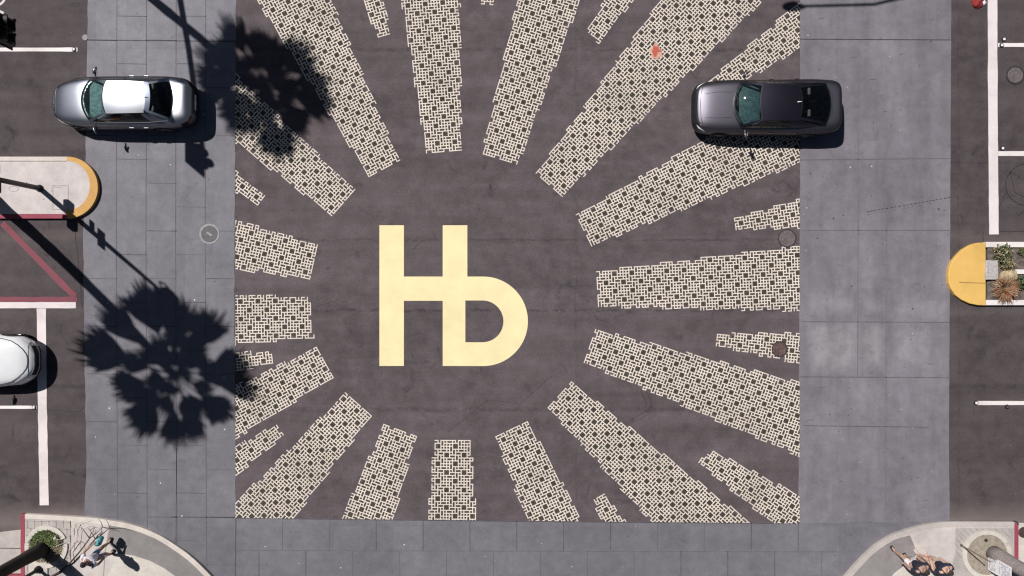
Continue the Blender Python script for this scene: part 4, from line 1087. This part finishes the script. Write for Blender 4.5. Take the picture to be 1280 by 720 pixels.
# thin post bottom right
T = thing('thin_post', 'thin bare metal post standing beside the bottom right tree well ring', 'post', tuple(GH(1201.5, 681.5, KH)))
mb = MB(); mb.tube([(0, 0, 0), (0, 0, .75), (0, 0, 1.5)], [.022, .021, .02], 10); mb.build('pole', [simple('rusted_post', (.2, .14, .1), .8)], T)
mb = MB(); mb.lathe([(.05, 0), (.05, .02), (.025, .03)], n=14); mb.build('base', [M['iron']], T)

# small signal pole bottom left with plate
T = thing('signal_pole', 'slim black pole on a pale square footing at the bottom left corner', 'signal pole', tuple(GH(49.5, 711, KH)))
mb = MB(); mb.box((-.02, -.03, .015), (.64, .58, .05), bev=.012); mb.build('footing', [M['side_conc']], T)
mb = MB(); mb.lathe([(.13, .04), (.12, .12), (.075, .16), (.06, .3)], n=20); mb.build('base', [M['black']], T, True)
mb = MB(); mb.tube([(0, 0, .2), (0, 0, 1.5), (0, 0, 3.1)], [.06, .055, .05], 14); mb.build('pole', [M['black']], T, True)
mb = MB(); mb.box((-.2, 0, 2.6), (.24, .32, .36), bev=.03); mb.build('pedestrian_signal', [M['signal_black']], T)

# ------------------------------------------------------------------ left lamp pole
T = thing('street_lamp', 'tall black lamp post on the pale island, its long shadow crossing the west crosswalk', 'street lamp', tuple(GH(50, 235.5, KH-.01)))
mb = MB(); mb.lathe([(.13, 0), (.125, .05), (.09, .08)], n=20)
mb.tube([(0, 0, 0), (0, 0, 2), (0, 0, 5), (0, 0, 7.5)], [.09, .085, .07, .055], 16); mb.build('pole', [M['black']], T, True)
mb = MB()
mb.box((-.12, .34, 2.05), (.2, .34, .42), bev=.04); mb.box((-.12, -.24, 2.0), (.2, .36, .42), bev=.04); mb.box((-.04, .34, 2.05), (.10, .28, .30), bev=.03)
mb.box((-.04, .1, 2.1), (.06, .3, .06)); mb.box((-.04, -.1, 2.0), (.06, .3, .06)); mb.build('pedestrian_signal', [M['signal_black']], T)
mb = MB(); mb.box((.02, 0, 3.6), (.03, .60, .46), bev=.006); mb.build('sign_plate', [M['steel']], T)
mb = MB(); mb.box((.02, .2, 3.0), (.03, .3, .3), bev=.006); mb.build('sign_plate', [M['steel']], T)
mb = MB(); mb.lathe([(.03, 7.4), (.12, 7.5), (.25, 7.62), (.27, 7.9), (.2, 8.15), (.08, 8.25), (.01, 8.28)], n=22); mb.build('lamp_head', [M['black']], T, True)
mb = MB(); mb.tube([(0, .1, 7.45), (-.1, .36, 7.5), (-.1, .44, 7.8), (0, .30, 8.1)], .03, 8); mb.build('bracket', [M['black']], T)

# ------------------------------------------------------------------ mast arm signal top left
hs = 5.4; hd = G(139.6, 106.2)
T = thing('signal_mast', 'black signal mast whose arm reaches over the top left street', 'signal mast', tuple(G(98, -185, 0)))
o0 = G(98, -185)
mb = MB(); mb.tube([(0, 0, 0), (0, 0, 3), (0, 0, 6.1)], [.16, .14, .11], 16); mb.lathe([(.24, 0), (.24, .1), (.17, .16)], n=20); mb.build('pole', [M['black']], T, True)
mb = MB(); e = hd-o0; mb.tube([(0, 0, 5.7), (e.x*.5, e.y*.5, 5.95), (e.x, e.y-.1, 5.95)], [.11, .095, .075], 12)
mb.tube([(e.x, e.y, 5.95), (e.x, e.y, 5.5)], .04, 8); mb.build('arm', [M['black']], T, True)
HD = thing('traffic_light', 'five lamp black traffic light hanging over the top left street', 'traffic light', (hd.x, hd.y, hs))
mb = MB(); mb.box((-.06, 0, 0), (.025, .84, 1.25), bev=.01); mb.build('backplate', [M['signal_black']], HD)
mb = MB(); mb.box((.03, 0, .35), (.2, .34, .36), bev=.03); mb.box((.03, .2, -.16), (.2, .34, .66), bev=.03); mb.box((.03, -.2, -.16), (.2, .34, .66), bev=.03); mb.build('housing', [M['signal_black']], HD)
for (y, z, col) in ((0, .35, (.25, .02, .02)), (.2, 0, (.3, .2, .02)), (-.2, 0, (.3, .2, .02)), (.2, -.33, (.02, .2, .08)), (-.2, -.33, (.02, .2, .08))):
    mb = MB(); n = 16
    for k in range(n):
        a0, a1 = R(-40+260*k/n), R(-40+260*(k+1)/n)
        p = lambda a, x, r: Vector((x if x < .2 else .15+.19*(.5+.5*math.sin(a)), y+r*math.cos(a), z+r*math.sin(a)))
        mb.face([p(a0, .12, .155), p(a1, .12, .155), p(a1, .35, .16), p(a0, .35, .16)]); mb.face([p(a0, .12, .148), p(a1, .12, .148), p(a1, .35, .152), p(a0, .35, .152)])
        mb.face([p(a0, .35, .152), p(a1, .35, .152), p(a1, .35, .16), p(a0, .35, .16)])
    mb.build('visor', [M['signal_black']], HD)
    mb = MB(); mb.lathe([(.001, .155), (.08, .15), (.14, .135)], (0, y, z), 20, axis=Matrix.Rotation(math.pi/2, 3, 'Y')); 
    mb.build('lens', [simple('signal_lens', col, .25)], HD, True)

# ------------------------------------------------------------------ street lamp top right (shadow enters the frame)
hl_ = 7.6; lp = G(992-19.7*hl_, 8.5-17*hl_); base = G(1135, -190)
T = thing('street_lamp', 'cobra head street lamp whose curved arm shadow lies across the top of the east crosswalk', 'street lamp', tuple(base))
e = lp-base
mb = MB(); mb.tube([(0, 0, 0), (0, 0, 3.5), (0, 0, 7)], [.14, .12, .09], 14); mb.build('pole', [M['steel']], T, True)
mb = MB(); mb.tube([(0, 0, 6.2), (e.x*.12, e.y*.38, 6.9), (e.x*.35, e.y*.75, 7.3), (e.x*.65, e.y*.99, 7.5), (e.x*.97, e.y*1.0, 7.6)], [.07, .06, .055, .05, .045], 10); mb.build('arm', [M['steel']], T, True)
mb = MB(); bm = bmesh.new(); bmesh.ops.create_icosphere(bm, subdivisions=3, radius=1)
for v in bm.verts: v.co = Vector((v.co.x*.42, v.co.y*(.19 if v.co.x < .2 else .13), v.co.z*.1))
mb.bm(bm, Matrix.Translation((e.x, e.y, 7.62))); mb.build('lamp_head', [M['steel']], T, True)

# ------------------------------------------------------------------ people
def skin(o, radii, lv=2):
    o.modifiers.new('k', 'SKIN'); o.data.skin_vertices or o.data.skin_vertices.new()
    for i, r in enumerate(radii):
        rr = r if isinstance(r, tuple) else (r, r); o.data.skin_vertices[0].data[i].radius = rr
    o.data.skin_vertices[0].data[0].use_root = True
    s = o.modifiers.new('s', 'SUBSURF'); s.levels = s.render_levels = lv
def skel(name, J, E, radii, mat, parent, lv=2):
    """J: dict joint->Vector, E: edges by name, radii dict; baked to a plain mesh"""
    keys = []
    for a, b in E:
        for k in (a, b):
            if k not in keys: keys.append(k)
    me = bpy.data.meshes.new(name); me.from_pydata([tuple(J[k]) for k in keys], [(keys.index(a), keys.index(b)) for a, b in E], [])
    o = link(bpy.data.objects.new(name, me), parent); me.materials.append(mat)
    b = bmesh.new(); b.from_mesh(me); b.verts.layers.skin.verify(); b.to_mesh(me); b.free()
    skin(o, [radii[k] for k in keys], lv)
    bpy.context.view_layer.update()
    nm = bpy.data.meshes.new_from_object(o.evaluated_get(bpy.context.evaluated_depsgraph_get()))
    o.modifiers.clear(); o.data = nm; nm.name = name
    nm.polygons.foreach_set('use_smooth', [True]*len(nm.polygons)); 
    nm.materials.clear(); nm.materials.append(mat)
    return o
def person(label, px, py, face, pose, mats, h=1.7, hair='short'):
    T = thing('person', label, 'person', tuple(GH(px, py, KH)), face)      # local +X is forward
    k = h/1.7; V = lambda x, y, z: Vector((x*k, y*k, z*k))
    st = pose.get('stride', .2)
    J = dict(pel=V(0, 0, .93), waist=V(0, 0, 1.05), chest=V(.01, 0, 1.25), neck=V(0, 0, 1.42), neck2=V(.015, 0, 1.49), head=V(.03, 0, 1.57), crown=V(.02, 0, 1.65))
    rad = dict(pel=(.15*k, .115*k), waist=(.125*k, .10*k), chest=(.165*k, .12*k), neck=.07*k, neck2=.055*k, head=(.078*k, .092*k), crown=(.065*k, .075*k))
    E = [('pel', 'waist'), ('waist', 'chest'), ('chest', 'neck'), ('neck', 'neck2'), ('neck2', 'head'), ('head', 'crown')]
    for s, n, f in ((1, 'L', 1), (-1, 'R', -1)):
        J['hip'+n] = V(0, s*.10, .88); J['kn'+n] = V(.06+st*.45*f, s*.11, .50); J['an'+n] = V(-.04+st*f, s*.12, .10); J['to'+n] = V(.16+st*f, s*.15, .035); J['he'+n] = V(-.07+st*f, s*.12, .04)
        rad['hip'+n] = .095*k; rad['kn'+n] = .070*k; rad['an'+n] = .046*k; rad['to'+n] = (.03*k, .022*k); rad['he'+n] = .03*k
        E += [('pel', 'hip'+n), ('hip'+n, 'kn'+n), ('kn'+n, 'an'+n), ('an'+n, 'to'+n)]
        J['sh'+n] = V(0, s*.185, 1.37); rad['sh'+n] = .066*k
        el, wr = pose['arm'+n]; J['el'+n] = V(*el); J['wr'+n] = V(*wr); rad['el'+n] = .050*k; rad['wr'+n] = .034*k
        d = (J['wr'+n]-J['el'+n]).normalized(); J['pa'+n] = J['wr'+n]+d*.08*k; rad['pa'+n] = (.040*k, .018*k)
        E += [('neck', 'sh'+n), ('sh'+n, 'el'+n), ('el'+n, 'wr'+n), ('wr'+n, 'pa'+n)]
    body = skel('body', J, E, rad, mats['skin'], T)
    # face: nose, eyes, ears joined as head detail; hands: four unequal fingers and a thumb per palm
    for s, n in ((1, 'L'), (-1, 'R')):
        fb = MB()
        d = (J['wr'+n]-J['el'+n]).normalized(); sd = d.cross(Vector((1, 0, 0)))
        sd = sd.normalized() if sd.length > .2 else Vector((0, 1, 0)); up = sd.cross(d)
        for q, (o_, l_) in enumerate(((-.032, .055), (-.011, .068), (.011, .062), (.030, .048))):
            a = J['pa'+n]+sd*o_*k; fb.tube([a-d*.02, a+d*l_*.55*k, a+d*l_*k-up*.018], [.0095, .009, .007], 6)
        a = J['wr'+n]+d*.02; fb.tube([a, a+sd*-.045+d*.03, a+sd*-.06+d*.065], [.011, .010, .008], 6)
        fb.build('hand', [mats['skin']], body, True); fb = MB()
        fb.tube([V(.03, s*.082, 1.60), V(.01, s*.096, 1.57), V(.03, s*.08, 1.54)], [.012, .018, .010], 6); fb.build('ear', [mats['skin']], body, True)
    fb = MB(); fb.tube([V(.105, 0, 1.60), V(.135, 0, 1.555), V(.112, 0, 1.548)], [.010, .015, .012], 6); fb.build('nose', [mats['skin']], body, True)
    for s in (1, -1):
        eb = MB(); bm = bmesh.new(); bmesh.ops.create_icosphere(bm, subdivisions=1, radius=.010); eb.bm(bm, Matrix.Translation(V(.108, s*.033, 1.585))); eb.build('eye', [M['trim']], body)
    eb = MB(); eb.box(V(.110, 0, 1.517), (.012, .045, .008)); eb.build('mouth', [simple('lips', (.35, .12, .10), .6)], body)
    # hair cap
    bm = bmesh.new(); bmesh.ops.create_icosphere(bm, subdivisions=3, radius=1); rem = []
    for v in bm.verts:
        z = v.co.z; x = v.co.x
        if x > .35 and z < .35 or z < -.45 and hair == 'short': rem.append(v); continue
        ext = 1.9 if hair == 'long' and z < -.2 else 1
        n_ = 1+.06*noise.noise(v.co*5)
        v.co = Vector((x*.112*n_-.004, v.co.y*.098*n_, z*.115*n_*ext))*k
    bmesh.ops.delete(bm, geom=rem, context='VERTS')
    mb = MB(); mb.bm(bm, Matrix.Translation(V(.018, 0, 1.60))); mb.build('hair', [mats['hair']], T, True)
    # shirt (torso and upper arms)
    g_ = .016
    def grow(names, extra=g_): return {q: ((rad[q][0]+extra, rad[q][1]+extra) if isinstance(rad[q], tuple) else rad[q]+extra) for q in names}
    J2 = dict(J); 
    for n in 'LR': J2['sl'+n] = J['sh'+n].lerp(J['el'+n], mats.get('sleeve', .55)); rad['sl'+n] = .046*k
    J2['hem'] = V(0, 0, .90); rad['hem'] = (.145*k, .115*k); J2['nb'] = V(0, 0, 1.415); rad['nb'] = (.095*k, .085*k)
    Es = [('hem', 'waist'), ('waist', 'chest'), ('chest', 'nb')]
    for n in 'LR': Es += [('nb', 'sh'+n), ('sh'+n, 'sl'+n)]
    skel('shirt', J2, Es, grow(['hem', 'waist', 'chest', 'nb', 'shL', 'shR', 'slL', 'slR'], .032), mats['shirt'], T)
    # trousers or shorts
    ln = mats.get('legs', 1.0); J3 = dict(J); Et = [('wb', 'pel')]; J3['wb'] = V(0, 0, 1.0); rad['wb'] = (.13*k, .105*k)
    nm = ['wb', 'pel', 'hipL', 'hipR']
    for n in 'LR':
        if ln > 1: J3['cf'+n] = J['kn'+n].lerp(J['an'+n], .85); rad['cf'+n] = .048*k; Et += [('pel', 'hip'+n), ('hip'+n, 'kn'+n), ('kn'+n, 'cf'+n)]; nm += ['kn'+n, 'cf'+n]
        else: J3['cf'+n] = J['hip'+n].lerp(J['kn'+n], ln*.9); rad['cf'+n] = .082*k; Et += [('pel', 'hip'+n), ('hip'+n, 'cf'+n)]; nm += ['cf'+n]
    skel('trousers' if ln > 1 else 'shorts', J3, Et, grow(nm, .014), mats['pants'], T)
    for n in 'LR':
        E4 = [('he'+n, 'to'+n)]; r4 = {'he'+n: (.060*k, .05*k), 'to'+n: (.062*k, .04*k)}; J4 = {'he'+n: J['he'+n]+Vector((0, 0, .012)), 'to'+n: J['to'+n]+Vector((0, 0, .008))}
        skel('shoe', J4, E4, r4, mats['shoe'], T)
    return T, J
cl = lambda n, c: simple(n, c, .85, .25, 22)
skinm = cl('skin', (.42, .27, .215)); hairm = cl('dark_hair', (.018, .012, .012)); hair2 = cl('brown_hair', (.035, .022, .018))
T, J = person('person in a white top and blue shorts carrying a teal bag at bottom left', 139, 683.5, R(60), dict(stride=.16, armL=((.12, .34, 1.18), (.34, .28, 1.02)), armR=((-.06, -.26, 1.12), (.08, -.26, .90))),
       dict(skin=skinm, hair=hairm, shirt=cl('white_shirt', (.72, .70, .78)), pants=cl('blue_denim', (.20, .26, .42)), shoe=cl('dark_shoe', (.02, .02, .03)), sleeve=.7, legs=.75), 1.68, 'short')
# teal bag
mb = MB(); mb.box((0, 0, 0), (.30, .16, .26), bev=.05)
for v in mb.v: v += Vector((noise.noise(v*6)*.03, noise.noise(v*5)*.03, noise.noise(v*7)*.02))
bagp = T.matrix_world
bpos = Vector(T.location)+Matrix.Rotation(R(60), 3, 'Z') @ Vector((.36, .24, .66))
T2 = thing('bag', 'teal carry bag held by the person at bottom left', 'bag', tuple(bpos), R(60)); mb.build('bag_body', [cl('teal_cloth', (.10, .36, .40))], T2, True)
mb = MB(); mb.tube([(.1, 0, .12), (.05, 0, .24), (-.05, 0, .24), (-.1, 0, .12)], .012, 6); mb.build('handle', [cl('pale_strap', (.6, .62, .66))], T2)
person('person in a dark navy top and white shorts, left of the two at bottom right', 1123, 691, R(115), dict(stride=.20, armL=((.02, .27, 1.12), (.07, .26, .86)), armR=((.0, -.25, 1.12), (.05, -.25, .86))),
       dict(skin=skinm, hair=hair2, shirt=cl('navy_top', (.018, .018, .035)), pants=cl('white_shorts', (.72, .68, .68)), shoe=cl('black_shoe', (.02, .02, .022)), sleeve=.8, legs=.7), 1.76)
person('person in a dark blue top and beige shorts, right of the two at bottom right', 1151, 692, R(115), dict(stride=.10, armL=((.04, .27, 1.13), (.20, .18, .98)), armR=((.0, -.25, 1.12), (.04, -.24, .86))),
       dict(skin=cl('skin_pale', (.56, .36, .28)), hair=hair2, shirt=cl('dark_blue_top', (.016, .016, .04)), pants=cl('beige_shorts', (.55, .46, .38)), shoe=cl('pale_shoe', (.5, .46, .44)), sleeve=.75, legs=.7), 1.74)
crumple('bag', 'white plastic bag beside the people at bottom right', 'bag', 1150, 697, (.10, .08, .12), 'paper', 12, KH)

# ------------------------------------------------------------------ light, sky, camera
ELEV = math.atan(1/.728); dirx, diry = .758, -.652        # shadows fall to the lower right
to_sun = Vector((-dirx*math.cos(ELEV), -diry*math.cos(ELEV), math.sin(ELEV)))
sd = bpy.data.lights.new('sun', 'SUN'); sd.energy = 4.7; sd.angle = R(.65); sd.color = (1, .955, .90)
so = bpy.data.objects.new('sun', sd); link(so); so.rotation_euler = to_sun.to_track_quat('Z', 'Y').to_euler()
w = bpy.data.worlds.new('World'); scene.world = w; w.use_nodes = True
sky = w.node_tree.nodes.new('ShaderNodeTexSky'); sky.sky_type = 'NISHITA'; sky.sun_disc = False
sky.sun_elevation = ELEV; sky.sun_rotation = math.atan2(to_sun.x, to_sun.y)
bg = w.node_tree.nodes['Background']; bg.inputs['Strength'].default_value = .022
w.node_tree.links.new(sky.outputs[0], bg.inputs[0])
cam = bpy.data.cameras.new('camera'); cam.sensor_width = 36; cam.lens = 36*CAMZ*S/1280; cam.clip_end = 2000; cam.clip_start = .1
co = bpy.data.objects.new('camera', cam); link(co); co.location = (0, 0, CAMZ); scene.camera = co
scene.cycles.pixel_filter_type = 'BLACKMAN_HARRIS'; scene.cycles.filter_width = 1.25
scene.view_settings.view_transform = 'Standard'; scene.view_settings.look = 'None'; scene.view_settings.exposure = 0
